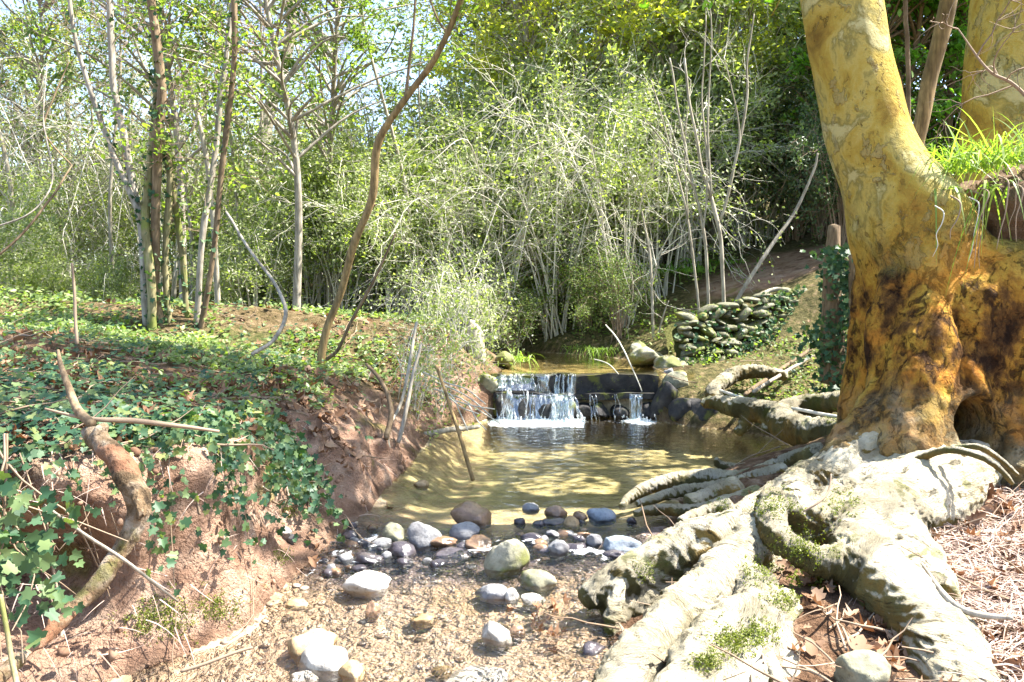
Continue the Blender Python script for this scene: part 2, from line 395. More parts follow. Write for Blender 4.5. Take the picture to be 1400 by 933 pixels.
M = {}
M['plane'] = plane_bark(); M['root'] = root_bark(); M['ground'] = ground_mat(); M['bed'] = bed_mat()
M['weir'] = rock_mat('wet_weir_stone', (.010, .010, .011), (.028, .026, .027), (.06, .056, .05), .3, False, .30)
M['pool'] = water_mat('pool_water', (.89, .91, .78), 9, .45, shallow=(.97, .96, .95))
M['upper'] = water_mat('upper_water', (.85, .82, .62), 8, .2)
M['fall'] = falling_water()
M['rk_white'] = rock_mat('pale_stone', (.22, .19, .15), (.42, .39, .34), (.55, .53, .49), .5)
M['rk_grey'] = rock_mat('grey_stone', (.11, .105, .11), (.20, .20, .205), (.31, .30, .295), .35)
M['rk_blue'] = rock_mat('blue_grey_stone', (.11, .135, .17), (.19, .225, .265), (.28, .31, .35), .3)
M['rk_tan'] = rock_mat('tan_stone', (.20, .13, .06), (.33, .23, .12), (.45, .35, .22), .35)
M['rk_brown'] = rock_mat('brown_stone', (.10, .06, .035), (.21, .13, .08), (.33, .22, .14), .3, True)
M['rk_dark'] = rock_mat('wet_dark_stone', (.025, .022, .026), (.06, .052, .06), (.12, .10, .10), .3, True)
M['rk_moss'] = rock_mat('mossy_stone', (.12, .115, .075), (.23, .22, .15), (.36, .34, .26), .35, False, .55)
M['rk_wall'] = rock_mat('wall_stone', (.07, .07, .04), (.135, .13, .085), (.22, .205, .15), .4, False, .6)
M['bark_grey'] = plain_bark('grey_bark', (.20, .17, .13), (.38, .34, .28), 14)
M['bark_brown'] = plain_bark('brown_bark', (.10, .065, .035), (.24, .17, .10), 16)
M['bark_ochre'] = plain_bark('ochre_bark', (.13, .085, .035), (.34, .23, .10), 14)
M['bark_olive'] = plain_bark('olive_bark', (.14, .12, .05), (.30, .26, .14), 14, .15, (.14, .17, .03))
M['bark_pale'] = plain_bark('pale_bark', (.22, .19, .14), (.42, .38, .30), 12)
M['twig_pale'] = simple('pale_twig', (.36, .33, .26), (.64, .61, .52))
M['twig_brown'] = simple('brown_twig', (.16, .11, .07), (.32, .24, .17))
M['ivy'] = leaf_mat('ivy_leaf', (.015, .045, .02), (.035, .085, .035), (.10, .15, .05), .15, rough=.5, spec=.25)
M['ivy_light'] = leaf_mat('ivy_leaf_light', (.06, .10, .035), (.12, .17, .06), (.28, .27, .10), .3, rough=.5, spec=.25)
M['ivy_low'] = leaf_mat('ivy_leaf_blue', (.014, .045, .026), (.045, .10, .045), (.17, .22, .08), .2, rough=.5, spec=.25)
M['lf_pale'] = leaf_mat('pale_small_leaf', (.11, .14, .045), (.215, .26, .095), (.38, .41, .21), .5, rough=.4, spec=.5)
M['lf_yel'] = leaf_mat('yellow_green_leaf', (.22, .24, .035), (.36, .36, .06), (.48, .45, .12), .68)
M['lf_mid'] = leaf_mat('mid_green_leaf', (.065, .105, .025), (.13, .185, .045), (.25, .30, .10), .5)
M['lf_dark'] = leaf_mat('dark_green_leaf', (.025, .048, .02), (.055, .09, .032), (.13, .17, .065), .3)
M['lf_bright'] = leaf_mat('bright_green_leaf', (.06, .14, .02), (.12, .24, .035), (.24, .36, .07), .5)
M['grass'] = leaf_mat('grass_blade', (.09, .16, .03), (.18, .27, .06), (.36, .42, .15), .4)
M['dead'] = leaf_mat('dead_leaf', (.09, .045, .025), (.20, .11, .06), (.36, .25, .17), .15, (1.3, .9, .6), .7, .2)
M['straw'] = simple('straw', (.26, .16, .12), (.60, .49, .42), 20, .8, .2, .2)
M['moss'] = leaf_mat('moss', (.06, .08, .010), (.12, .145, .016), (.22, .24, .035), .25)
# ------------------------------------------------------------------ terrain
LS = np.array([(-60, 15.2), (-6, 13.4), (-2.2, 12.7), (-.5, 11.9), (-.1, 10.8), (-.15, 9.6), (-.4, 9.25), (-.8, 8.7), (-.88, 7.6), (-.9, 6.8), (-.98, 6.0), (-.98, 5.5), (-1.16, 4.7), (-1.28, 4.2), (-1.3, 3.85), (-1.55, 3.5), (-1.85, 3.25), (-2.3, 2.95), (-4, 2.2), (-60, -2)])
RS = np.array([(-60, 16), (-6, 14.8), (-2, 14.2), (.2, 13.3), (1.3, 12.4), (1.8, 11.5), (1.95, 10.5), (1.88, 9.6), (1.7, 9.35), (2.0, 8.9), (2.5, 8.5), (2.85, 8.0), (2.7, 7.4), (2.1, 6.8), (1.4, 6.15), (1.03, 5.1), (.78, 4.7), (.58, 4.36), (.48, 3.75), (.40, 3.3), (.25, 2.5), (-.2, -2), (-.2, -8)])
def pl_dist(x, y, L):
    d = np.full(x.shape, 1e9)
    for a, b in zip(L[:-1], L[1:]):
        e = b-a; t = np.clip(((x-a[0])*e[0]+(y-a[1])*e[1])/(e@e), 0, 1)
        d = np.minimum(d, np.hypot(x-a[0]-t*e[0], y-a[1]-t*e[1]))
    return d
WP = np.concatenate([LS, [(-60, -8)], RS[::-1]])
def inside(x, y):
    r = np.zeros(x.shape, bool)
    for a, b in zip(WP, np.roll(WP, -1, 0)):
        c = ((a[1] > y) != (b[1] > y)); r ^= c & (x < (b[0]-a[0])*(y-a[1])/(b[1]-a[1]+1e-12)+a[0])
    return r
def wl(y): return np.interp(y, [-9, 2.6, 3.6, 4.35, 5.0, 5.3, 9.5, 9.65, 13, 200], [-.22, -.20, -.15, -.10, -.02, 0, 0, .52, .53, .53])
def wlb(y): return np.interp(y, [-9, 2.6, 3.6, 4.35, 5.0, 5.3, 8.9, 9.9, 13, 200], [-.22, -.20, -.15, -.10, -.02, 0, 0, .52, .53, .53])
def regions(x, y):
    x = np.asarray(x, float).ravel(); y = np.asarray(y, float).ravel()
    return pl_dist(x, y, LS), pl_dist(x, y, RS), inside(x, y)
def T(x, y, full=False):
    x = np.asarray(x, float).ravel(); y = np.asarray(y, float).ravel()
    dl, dr, ins = regions(x, y)
    n1 = fbm2(x, y, 1.3, 3); n2 = fbm2(x, y, 4.5, 9); n3 = fbm2(x, y, .25, 5, 3); n4 = fbm2(x, y, 14, 21, 3)
    w = wl(y); wb = wlb(y)
    # bed
    dep = np.interp(y, [-9, 4.3, 4.9, 5.6, 7.5, 9.4, 9.7, 200], [.065, .065, .065, .11, .24, .30, .10, .12])
    zb = w-dep*np.maximum(sst(0, .45, np.minimum(dl, dr)), sst(6.4, 7, y)*sst(.02, .16, dr)*(dr < dl))+n2*np.interp(y, [4, 6], [.016, .02])+n1*.02*(y < 9.3)+n4*.006
    # left land
    H = np.interp(y, [2, 3.2, 4.2, 4.8, 5.5, 6.3, 7, 8.8, 9.6, 11, 14], [.98, .95, .85, .76, .74, .74, .74, .64, .5, .5, .5])
    W = np.interp(y, [2, 3.2, 4.0, 4.5, 5.0, 5.5, 7, 8.8, 11], [.40, .42, .26, .30, .55, .62, .9, .8, .8])
    d = np.maximum(dl+n1*.13*sst(0, .15, dl)+n2*.07*sst(0, .1, dl), 0)
    s = np.clip(d/W, 0, 1); prof = np.where(s < 1, 1-(1-s)**1.5, 1)
    up = np.maximum(d-W, 0)
    zl = wb+H*prof*.98+np.minimum(up, 2.5)*.16+np.clip(up-2.5, 0, 20)*.075+n1*.06*sst(.2, 1, d)+n3*.25*sst(2, 8, d)+n2*.02*sst(.1, .6, d)+n4*.012
    far = sst(-3, -14, x)*sst(6, 14, y); zl -= far*.05
    # right land
    H = np.interp(y, [2, 3.4, 4.2, 5, 6, 7, 8, 9, 10, 10.8, 11.4, 200], [.16, .20, .22, .25, .30, .33, .36, .25, .05, .05, .3, .3])
    W = np.interp(y, [2, 4, 6, 8, 9, 200], [.7, .8, .7, .8, .5, .4])
    d = np.maximum(dr+n1*.08*sst(0, .15, dr)+n2*.04*sst(0, .1, dr), 0)
    s = np.clip(d/W, 0, 1); prof = 1-(1-s)**1.7
    up = np.maximum(d-W, 0)
    k = np.interp(y, [4, 6.5, 8, 9.5, 10.5, 11.2, 14], [.06, .10, .16, .12, .12, .44, .36])*np.interp(x, [-14, -4, 1], [.35, .6, 1])
    k2 = np.interp(y, [5, 9, 12], [.05, .2, .27])*np.interp(x, [-14, -4, 1], [.25, .5, 1])
    zr = wb+H*prof+np.minimum(up, 4)*k+np.clip(up-4, 0, 22)*k2+n1*.05*sst(.2, 1, d)+n3*.3*sst(2, 8, d)*sst(8, 12, y)+n2*.02+n4*.01
    z = np.where(ins, zb, np.where(dl < dr, zl, zr))
    z = np.where((~ins) & (z < zb-.2), zb, z)
    if full: return z, dl, dr, ins
    return z
def T1(x, y): return float(T([x], [y])[0])
def ground_pt(px, py, Y0=2., Y1=40.):
    """first point where the view ray meets the terrain"""
    Y = np.linspace(Y0, Y1, 1500); A = np.array([P(px, py, v) for v in Y])
    h = A[:, 2]-T(A[:, 0], A[:, 1]); i = np.argmax(h < 0)
    return A[i] if h[i] < 0 else A[-1]

def axis(fine, grow, lo, hi):
    a, b, st = fine; v = list(np.arange(a, b+1e-6, st)); s_ = st
    while v[-1] < hi: s_ *= grow; v.append(v[-1]+s_)
    s_ = st; w = []
    x = a
    while x > lo: s_ *= grow; x -= s_; w.append(x)
    return np.array(w[::-1]+v)
gx = axis((-3.4, 3.8, .025), 1.045, -90, 90)
gy = np.concatenate([axis((2.5, 7.2, .025), 1.06, -6, 7.2)[:-1], np.arange(7.2, 13.5, .05), axis((13.5, 13.6, .06), 1.045, 13.5, 160)])
GX, GY = np.meshgrid(gx, gy); nx, ny = len(gx), len(gy)
z, dl, dr, ins = T(GX, GY, True)
V = np.stack([GX.ravel(), GY.ravel(), z], 1)
i = (np.arange(ny-1)*nx)[:, None]+np.arange(nx-1)[None]
F = np.stack([i, i+1, i+nx+1, i+nx], -1).reshape(-1, 4)
nrm = vnormals(V, [F])
near = sst(11, 8, V[:, 1])*sst(6, 4, np.abs(V[:, 0]))*(~ins)*sst(0, .12, np.minimum(dl, dr))
nf = fbm(V*np.array([3.2, 3.2, 4.5]), 31, 5); nf2 = fbm(V*11, 47, 3)
steep = sst(.85, .55, nrm[:, 2])
big = fbm(V*np.array([1.7, 1.7, 1.2]), 39, 3); V += nrm*(big*.16*steep*near)[:, None]
gul = np.abs(fbm(V*np.array([2.6, 2.6, .5]), 33, 3)); V += nrm*((nf*.06-np.clip(.22-gul, 0, 1)*.25*steep+nf2*.028*steep)*near*(.35+.65*steep))[:, None]
# washed-out hollow under the rim of the near bank
hc = np.array([-1.95, 3.15, .28]); e = (V-hc)/np.array([.62, .5, .44]); m = np.clip(1-np.sqrt((e**2).sum(1)), 0, 1)*(~ins); m = m*m*(3-2*m)
V[:, 1] += m*1.0; V[:, 0] -= m*.35; V[:, 2] -= m*.08
nrm = vnormals(V, [F])
fin = ins[F].all(1)
def submesh(name, V, F, mat):
    u, inv = np.unique(F, return_inverse=True)
    me = MB().add(V[u], inv.reshape(F.shape)).mesh(name)
    return link(name, me, mat), u
ground, gu = submesh('ground', V, F[~fin], M['ground']); kind(ground, 'structure')
bed, bu = submesh('stream_bed', V, F[fin], M['bed']); kind(bed, 'structure')
# zone mask: r bare soil, g green, b dark wet soil at the foot
land_l = (~ins) & (dl < dr)
sl = sst(.80, .55, nrm[:, 2]+nf*.1)
r_ = np.where(land_l, np.maximum(sl, sst(.75, .3, dl)*sst(9, 7, V[:, 1])), sl*.3)
terr = np.exp(-((V[:, 0]-4.6)/1.6)**2-((V[:, 1]-13.6)/1.5)**2)
r_ = np.where((~land_l) & (V[:, 1] > 5.5), .03, r_); r_ = np.maximum(r_, sst(.3, .6, terr)); r_ = np.where(ins, .3, r_)
g_ = np.where(land_l, sst(5.5, 8, V[:, 1])*.45+sst(0, .5, fbm2(V[:, 0], V[:, 1], .9, 77))*.5, sst(6, 8, V[:, 1])*.85)*(1-r_)
b_ = sst(.10, .0, V[:, 2]-wlb(V[:, 1])+nf*.08)*(~ins)*.6
ca = ground.data.color_attributes.new('mask', 'FLOAT_COLOR', 'POINT')
ca.data.foreach_set('color', np.stack([r_, np.clip(g_, 0, 1), b_, r_*0+1], 1)[gu].astype(np.float32).ravel())

# water sheets
def water(name, x0, x1, y0, y1, st, mat, fn):
    ax = np.arange(x0, x1+st/2, st); ay = np.arange(y0, y1+st/2, st)
    X, Y = np.meshgrid(ax, ay); X = X.ravel(); Y = Y.ravel()
    Z, fo = fn(X, Y); n = len(ax); m = len(ay)
    i = (np.arange(m-1)*n)[:, None]+np.arange(n-1)[None]
    F = np.stack([i, i+1, i+n+1, i+n], -1).reshape(-1, 4)
    g = T(X, Y); dl_, dr_, in_ = regions(X, Y)
    keep = (Z > g-.06) & (in_ | (np.minimum(dl_, dr_) < .3))
    F = F[keep[F].any(1)]
    u, inv = np.unique(F, return_inverse=True)
    o = link(name, MB().add(np.stack([X, Y, Z], 1)[u], inv.reshape(F.shape)).mesh(name), mat)
    a = o.data.attributes.new('foam', 'FLOAT', 'POINT'); a.data.foreach_set('value', fo[u].astype(np.float32))
    return kind(o, 'structure')
def poolz(X, Y):
    rif = sst(5.4, 5.0, Y)
    n = fbm2(X, Y, 7, 61, 3); n2 = fbm2(X, Y, 2.2, 63, 2)
    fo = np.exp(-((Y-9.15)/.38)**2)*1.1*np.where(X < .82, 1., .35)*sst(-.45, -.1, X)+np.exp(-((X-1.48)/.14)**2-((Y-9.25)/.22)**2)*.9
    fo += rif*sst(.1, .45, n)*(.46*sst(4.2, 4.6, Y)+.20)
    return wl(np.minimum(Y, 9.45))+rif*(n*.016+n2*.008)+sst(8.6, 9.3, Y)*n*.012, np.clip(fo, 0, 1)
water('stream_water', -3.2, 3.2, 1.0, 9.56, .035, M['pool'], poolz)
water('upper_pool_water', -7, 2.4, 9.56, 15.2, .07, M['upper'], lambda X, Y: (.525+fbm2(X, Y, 4, 8, 2)*.003, X*0))
# ------------------------------------------------------------------ weir and falls
def box(mb, x0, x1, y0, y1, z0, z1, amp=.02, st=.05, seed=0):
    """rough masonry block: subdivided faces pushed by noise"""
    nxs = [max(2, int((b-a)/st)+1) for a, b in ((x0, x1), (y0, y1), (z0, z1))]
    lo = np.array([x0, y0, z0]); hi = np.array([x1, y1, z1])
    for ax in range(3):
        u, v = (ax+1) % 3, (ax+2) % 3
        for s_ in (0, 1):
            a = np.linspace(lo[u], hi[u], nxs[u]); b = np.linspace(lo[v], hi[v], nxs[v])
            A, B = np.meshgrid(a, b); p = np.zeros((A.size, 3)); p[:, u] = A.ravel(); p[:, v] = B.ravel(); p[:, ax] = (lo, hi)[s_][ax]
            c = (lo+hi)/2; p += np.stack([noise3(p*5+k*31, seed+k) for k in range(3)], 1)*amp
            n = len(a); i = (np.arange(len(b)-1)*n)[:, None]+np.arange(n-1)[None]
            q = np.stack([i, i+1, i+n+1, i+n], -1).reshape(-1, 4)
            mb.add(p, q if s_ else q[:, ::-1])
weir = tag(empty('weir', (.8, 9.6, 0)), 'low dark stone weir with a two-step face across the stream', 'weir')
b = MB(); box(b, -.25, 1.78, 9.58, 9.86, .22, .505, .035, .05, 1); b.obj('lip_beam', M['weir'], weir)
b = MB(); box(b, -.25, 1.78, 9.66, 9.9, -.4, .25, .02, .06, 2); b.obj('back_wall', M['weir'], weir)
b = MB(); box(b, -.22, 1.72, 9.47, 9.7, .22, .295, .03, .05, 3); b.obj('ledge', M['weir'], weir)

def ico(sub=3):
    import bmesh
    bm = bmesh.new(); bmesh.ops.create_icosphere(bm, subdivisions=sub, radius=1)
    V = np.array([v.co for v in bm.verts]); F = np.array([[v.index for v in f.verts] for f in bm.faces]); bm.free(); return V, F
ICO = {k: ico(k) for k in (2, 3, 4, 5)}
def rock_shape(seed, sub=4, facets=7, rough=.10):
    rg = R(seed); V, F = ICO[sub]; V = V.copy()
    V *= (1+.22*noise3(V*1.1+seed*3.7, seed))[:, None]
    for _ in range(facets):
        n = rg.normal(size=3); n /= np.linalg.norm(n); d = rg.uniform(.62, .9)
        h = V@n-d; V -= np.where(h > 0, h*.8, 0)[:, None]*n
    V += V*(fbm(V*2.6+seed, seed, 4)*rough)[:, None]
    return V/np.abs(V).max(0), F
for x, zc, r in ((.86, .10, .15), (1.06, .09, .13), (1.30, .08, .12), (1.62, .09, .11)):
    v, f = rock_shape(int(x*100), 4, 3, .10); MB().add(v*[r, .13, .13]+[x, 9.52, zc-.03], f).obj('stone', M['weir'], weir)
for x, zc, r in ((-.08, .16, .17), (.16, .13, .19), (.42, .10, .18), (.66, .08, .14)):
    v, f = rock_shape(int(x*100)+50, 4, 4, .08); MB().add(v*[r, .17, .19]+[x, 9.5, zc-.04], f).obj('stone', M['weir'], weir)
rg = R(5); b = MB()
def strand(x, y0, z0, z1, w, out, drift):
    n = 12; t = np.linspace(0, 1, n)
    wob = np.cumsum(rg.normal(0, .006, n)); xx = x+drift*t+wob
    yy = y0-out*np.sqrt(t)*(1+.15*np.sin(t*9+x*20)); zz = z0+(z1-z0)*t**1.15
    ww = w*(.7+.5*t+.2*np.sin(t*12+x*33))
    ctr = np.stack([xx, yy-.02, zz], 1)
    V = np.concatenate([np.stack([xx-ww, yy, zz], 1), ctr-[0, .008, 0], np.stack([xx+ww, yy, zz], 1)])
    i = np.arange(n-1); F = np.concatenate([np.stack([i, i+1, n+i+1, n+i], 1), np.stack([n+i, n+i+1, 2*n+i+1, 2*n+i], 1)])
    b.add(V, F)
for k in range(16): strand(rg.uniform(.30, .76), 9.575, .515, .27, rg.uniform(.006, .016), .05, rg.normal(0, .01))
for k in range(10): strand(rg.uniform(-.18, .28), 9.57, .515, .37, rg.uniform(.006, .02), .12, rg.normal(0, .01))
for k in range(40):
    x = rg.uniform(-.2, .78) if rg.random() < .3 else rg.choice([-.08, .02, .22, .52, .62, .68])+rg.normal(0, .04)
    strand(x, 9.44-rg.uniform(0, .06), np.interp(x, [-.2, .1, .3, .8], [.40, .36, .31, .28]), -.01, rg.uniform(.005, .022), rg.uniform(.06, .30), rg.normal(0, .07))
for x, w, m in ((.93, .006, 2), (1.0, .006, 2), (1.23, .008, 2), (1.47, .025, 14), (1.7, .006, 1)):
    for k in range(m): strand(x+rg.normal(0, w*1.6), 9.46, .29, -.01, rg.uniform(.004, .012), rg.uniform(.03, .14), rg.normal(0, .03))
def sheet(x0, x1, prof, seed):
    xs = np.arange(x0, x1, .012); n = len(xs); pr = np.array(smooth_line([[0, a, c] for a, c in prof], 14))
    V = np.stack([np.repeat(xs[None], 14, 0), np.repeat(pr[:, 1:2], n, 1), np.repeat(pr[:, 2:3], n, 1)], -1)
    V[..., 1] += noise3(np.stack([V[..., 0].ravel()*14, V[..., 2].ravel()*2, V[..., 0].ravel()*0], 1), seed).reshape(V.shape[:2])*.018
    i = (np.arange(13)*n)[:, None]+np.arange(n-1)[None]; b.add(V.reshape(-1, 3), np.stack([i, i+1, i+n+1, i+n], -1).reshape(-1, 4))
sheet(.28, .78, [(9.8, .522), (9.62, .52), (9.575, .49), (9.56, .40), (9.55, .27)], 3)
sheet(-.2, .28, [(9.8, .522), (9.62, .515), (9.56, .47), (9.5, .40), (9.42, .34)], 4)
sheet(-.18, .74, [(9.5, .30), (9.43, .27), (9.38, .15), (9.34, -.01)], 5)
sheet(1.40, 1.56, [(9.5, .30), (9.44, .27), (9.42, .15), (9.40, -.01)], 6)
fallo = b.obj('waterfall', M['fall']); kind(fallo, 'structure')
b = MB()
for k in range(260):
    x = rg.uniform(-.25, .85) if rg.random() < .8 else rg.normal(1.47, .1)
    c = np.array([x, 9.22-abs(rg.normal(0, .12)), rg.uniform(0, .10)*rg.random()]); r = rg.uniform(.004, .012)
    v, f = ICO[2]; b.add(v[:, :]*[r, r, r*1.4]+c, f)
kind(b.obj('spray_drops', M['fall']), 'stuff', 'white droplets and froth where the fall meets the pool', 'spray')

# ------------------------------------------------------------------ stones in the stream
def stone(px, py, wpx, hpx, mat, label, Y=None, group='stones in the stream', flat=1., sink=.8, sub=4, facets=8, name='stone', cat='stone', tilt=0):
    seed = int(px*7+py*13) % 9973
    foot = py+hpx*.5*.8
    if Y is None:
        Y = 1.5*FPX/(foot-400)
        for _ in range(6): Y = (1.5-float(wl(Y)))*FPX/max(foot-400, 20)
    a, f = rock_shape(seed, sub, facets, .15); rx = wpx*.5*Y/FPX; rz = hpx*.5*Y/FPX*1.2
    c = P(px, py, Y+rx*.4); ry = rx*R(seed).uniform(.75, 1.05)
    th = R(seed).uniform(-.35, .35)+tilt; ca_, sa = math.cos(th), math.sin(th)
    v = a*[rx, ry, rz*flat]; v = v@np.array([[1, 0, 0], [0, ca_, sa], [0, -sa, ca_]]).T
    base = np.array([c[0], c[1], c[2]-rz])
    o = link(name, MB().add(v+[0, 0, rz*(1-sink*.3)], f).mesh(name), M[mat]); o.location = base
    return tag(o, label, cat, group)
ST = [
 (694, 760, 68, 58, 'rk_moss', 'big rounded grey boulder with a greenish top, largest in the row of stones'),
 (580, 732, 50, 42, 'rk_grey', 'rounded purplish grey stone with pale top beside the mossy white one'),
 (539, 728, 34, 34, 'rk_moss', 'pale yellowish mossy stone at the bank end of the stone row'),
 (648, 702, 66, 36, 'rk_brown', 'wedge of wet dark brown stone rising alone from the pool'),
 (637, 726, 48, 24, 'rk_grey', 'small pale grey stone between the two rounded boulders'),
 (502, 797, 68, 38, 'rk_white', 'white domed stone with a tan flank below the dark riffle'),
 (822, 704, 42, 22, 'rk_blue', 'smooth slate blue stone lying flat in the pool'),
 (850, 742, 54, 34, 'rk_blue', 'flat tilted lilac grey slab beside the big roots'),
 (812, 739, 24, 28, 'rk_grey', 'small upright grey stone leaning on the lilac slab'),
 (764, 748, 32, 32, 'rk_grey', 'grey cracked stone next to the big boulder'),
 (758, 699, 36, 20, 'rk_brown', 'brown stone on top of the small pile in the pool'),
 (758, 714, 38, 16, 'rk_dark', 'flat black wet stone under the brown one'),
 (782, 714, 24, 20, 'rk_tan', 'small tan stone at the front of the pile in the pool'),
 (792, 706, 24, 16, 'rk_brown', 'small brown stone between the pile and the blue stone'),
 (725, 694, 26, 15, 'rk_grey', 'low dark grey stone at the back of the pile'),
 (736, 716, 20, 12, 'rk_dark', 'tiny black stone in front of the pile'),
 (756, 731, 20, 14, 'rk_grey', 'small grey stone wet by the riffle below the pile'),
 (548, 753, 42, 26, 'rk_dark', 'black wet stone under the rounded purplish one'),
 (503, 763, 52, 18, 'rk_dark', 'long black wet stone lying low at the bank'),
 (620, 757, 60, 18, 'rk_dark', 'flat black stone washed by the riffle in the middle'),
 (653, 745, 42, 24, 'rk_brown', 'reddish brown wet stone touching the big boulder'),
 (606, 741, 40, 18, 'rk_brown', 'low brown stone wedged in the stone row'),
 (788, 750, 40, 18, 'rk_dark', 'dark flat stone before the upright grey one'),
 (838, 758, 38, 15, 'rk_dark', 'dark stone under the front edge of the lilac slab'),
 (728, 735, 34, 16, 'rk_dark', 'dark wet stone behind the big boulder in the riffle'),
 (680, 866, 46, 36, 'rk_white', 'white speckled stone alone in the shallow gravel run'),
 (443, 903, 78, 56, 'rk_white', 'large white veined boulder at the little drop by the bank'),
 (424, 882, 76, 50, 'rk_tan', 'tan boulder half behind the white veined one'),
 (414, 929, 46, 24, 'rk_white', 'small white stone before the white veined boulder'),
 (482, 920, 40, 40, 'rk_tan', 'pale beige stone beside the white veined boulder'),
 (408, 827, 40, 20, 'rk_tan', 'flat yellow ochre stone at the edge of the bank'),
 (508, 834, 24, 28, 'rk_brown', 'small brown stone standing in the gravel run'),
 (578, 846, 42, 20, 'rk_tan', 'flat yellow brown stone under shallow water'),
 (676, 810, 58, 26, 'rk_grey', 'speckled pale grey flat stone under the big boulder'),
 (736, 792, 54, 30, 'rk_moss', 'wide pale cream stone downstream of the big boulder'),
 (728, 819, 38, 22, 'rk_white', 'cream oval stone in the small cluster by the root'),
 (701, 815, 22, 26, 'rk_white', 'small round cream stone in the small cluster'),
 (650, 926, 96, 24, 'rk_white', 'long pale flat slab at the bottom of the run'),
 (576, 662, 22, 12, 'rk_tan', 'small pinkish stone at the water edge under the bank'),
 (706, 862, 26, 20, 'rk_brown', 'small brown stone beside the white speckled one'),
 (812, 888, 40, 26, 'rk_dark', 'dark stone tucked under the pale root buttress'),
 (606, 919, 34, 12, 'rk_tan', 'thin orange tan stone at the end of the long slab'),
]
for a in ST: stone(*a)
rgs = R(77); nd = 0
while nd < 46:      # small dark cobbles that fill the gaps of the stone row
    px = rgs.uniform(440, 870); py = rgs.normal(0, 15)+np.interp(px, [440, 560, 700, 870], [765, 748, 742, 735])
    if any(abs(px-a[0]) < a[2]*.45 and abs(py-a[1]) < a[3]*.5 for a in ST): continue
    nd += 1
    stone(px, py, rgs.uniform(12, 30), rgs.uniform(8, 17), ('rk_dark', 'rk_dark', 'rk_brown', 'rk_grey')[rgs.integers(4)], 'small wet cobble filling the gaps of the stone row', group='small wet cobbles in the stone row', sub=3, name='cobble', cat='cobble')
# bank stones
stone(391, 727, 19, 16, 'rk_white', 'small white pebble set in the mossy bank', Y=4.62, group='pebbles in the bank', name='pebble', cat='pebble')
stone(400, 736, 16, 13, 'rk_grey', 'small grey pebble under the white one in the bank', Y=4.6, group='pebbles in the bank', name='pebble', cat='pebble')
stone(1176, 920, 84, 50, 'rk_moss', 'pale rough rock in the hollow under the arching root', Y=2.9, sink=0, group='rocks by the roots', name='rock', cat='rock')
stone(1160, 880, 30, 24, 'rk_grey', 'small grey rock under the arching root', Y=3.4, group='rocks by the roots', name='rock', cat='rock')
stone(1232, 890, 50, 50, 'rk_grey', 'dim grey rock in the shade of the arching root', Y=3.3, group='rocks by the roots', name='rock', cat='rock')
# mossy rocks by the weir
for px, py, w, h, Y, m, l in ((912, 545, 50, 60, 9.3, 'weir', 'dark wet rock at the end of the weir'), (935, 560, 46, 40, 9.1, 'weir', 'low dark rock at the water edge past the weir'),
        (884, 486, 60, 26, 10.6, 'rk_moss', 'broad mossy rock above the weir'), (917, 497, 46, 26, 10.3, 'rk_moss', 'round mossy rock between weir and wall'),
        (872, 476, 30, 24, 11.0, 'rk_moss', 'small mossy rock furthest up by the pool'), (913, 518, 22, 34, 9.75, 'rk_grey', 'upright grey rock on the weir end'),
        (958, 560, 60, 34, 9.0, 'weir', 'dark rock under the far roots'), (668, 520, 34, 30, 9.5, 'rk_moss', 'mossy rock in the grass at the other weir end'),
        (690, 490, 30, 22, 10.2, 'rk_moss', 'low rock under the grass tuft above the weir'), (925, 520, 40, 30, 9.5, 'rk_moss', 'mossy rock at the foot of the wall')):
    stone(px, py, w, h, m, l, Y=Y, group='rocks around the weir', name='rock', cat='rock')
# pebbles: nobody could count them
rg = R(8); b = MB(); SH = [rock_shape(900+k, 2, 3, .1) for k in range(6)]
def pebbles(n, fn, rmin, rmax):
    bb = MB(); k = 0
    xy = fn(n); zz = T(xy[:, 0], xy[:, 1])
    for (x, y), zg in zip(xy, zz):
        v, f = SH[rg.integers(6)]; r = rmin*(rmax/rmin)**(rg.random()**2)
        th = rg.uniform(0, 6.3); c_, s_ = math.cos(th), math.sin(th)
        q = v*[r, r*rg.uniform(.6, 1), r*rg.uniform(.2, .5)]; q = q@np.array([[c_, s_, 0], [-s_, c_, 0], [0, 0, 1]])
        bb.add(q+[x, y, zg+r*.12], f)
    return bb
def run_xy(n):
    o = []
    while len(o) < n:
        y = rg.uniform(2.7, 5.2); x = rg.uniform(-1.4, .9)
        o.append((x, y))
    o = np.array(o); dl_, dr_, i_ = regions(o[:, 0], o[:, 1]); return o[i_]
M['pebble'] = simple('pebble', (.10, .06, .035), (.44, .36, .27), 40, .4, .4)
kind(pebbles(2000, run_xy, .006, .030).obj('gravel', M['pebble']), 'stuff', 'mixed tan and white pebbles in the shallow gravel run', 'gravel')
# ------------------------------------------------------------------ the big plane tree
PT = tag(empty('plane_tree', (3.4, 5.7, .3)), 'huge leaning plane tree with mottled ochre bark and roots spreading over the bank', 'tree')
def thick(mb, rows=None, k=20, n=40, pts=None, rad=None):
    if rows is not None: pts, rad = PR(rows)
    p, r = smooth_line(pts, n, rad); V, F, C = tube(p, r, k); mb.add(V, F, C); return p
def carve_disp(V, Fs, amp, sc, seed, fine=.0, fsc=20, zs=1.):
    N = vnormals(V, Fs)
    q = V*np.array([1, 1, zs])
    V = V+N*(fbm(q*sc, seed, 4)*amp)[:, None]
    if fine: V = V+N*(fbm(q*fsc, seed+9, 3)*fine)[:, None]
    return V
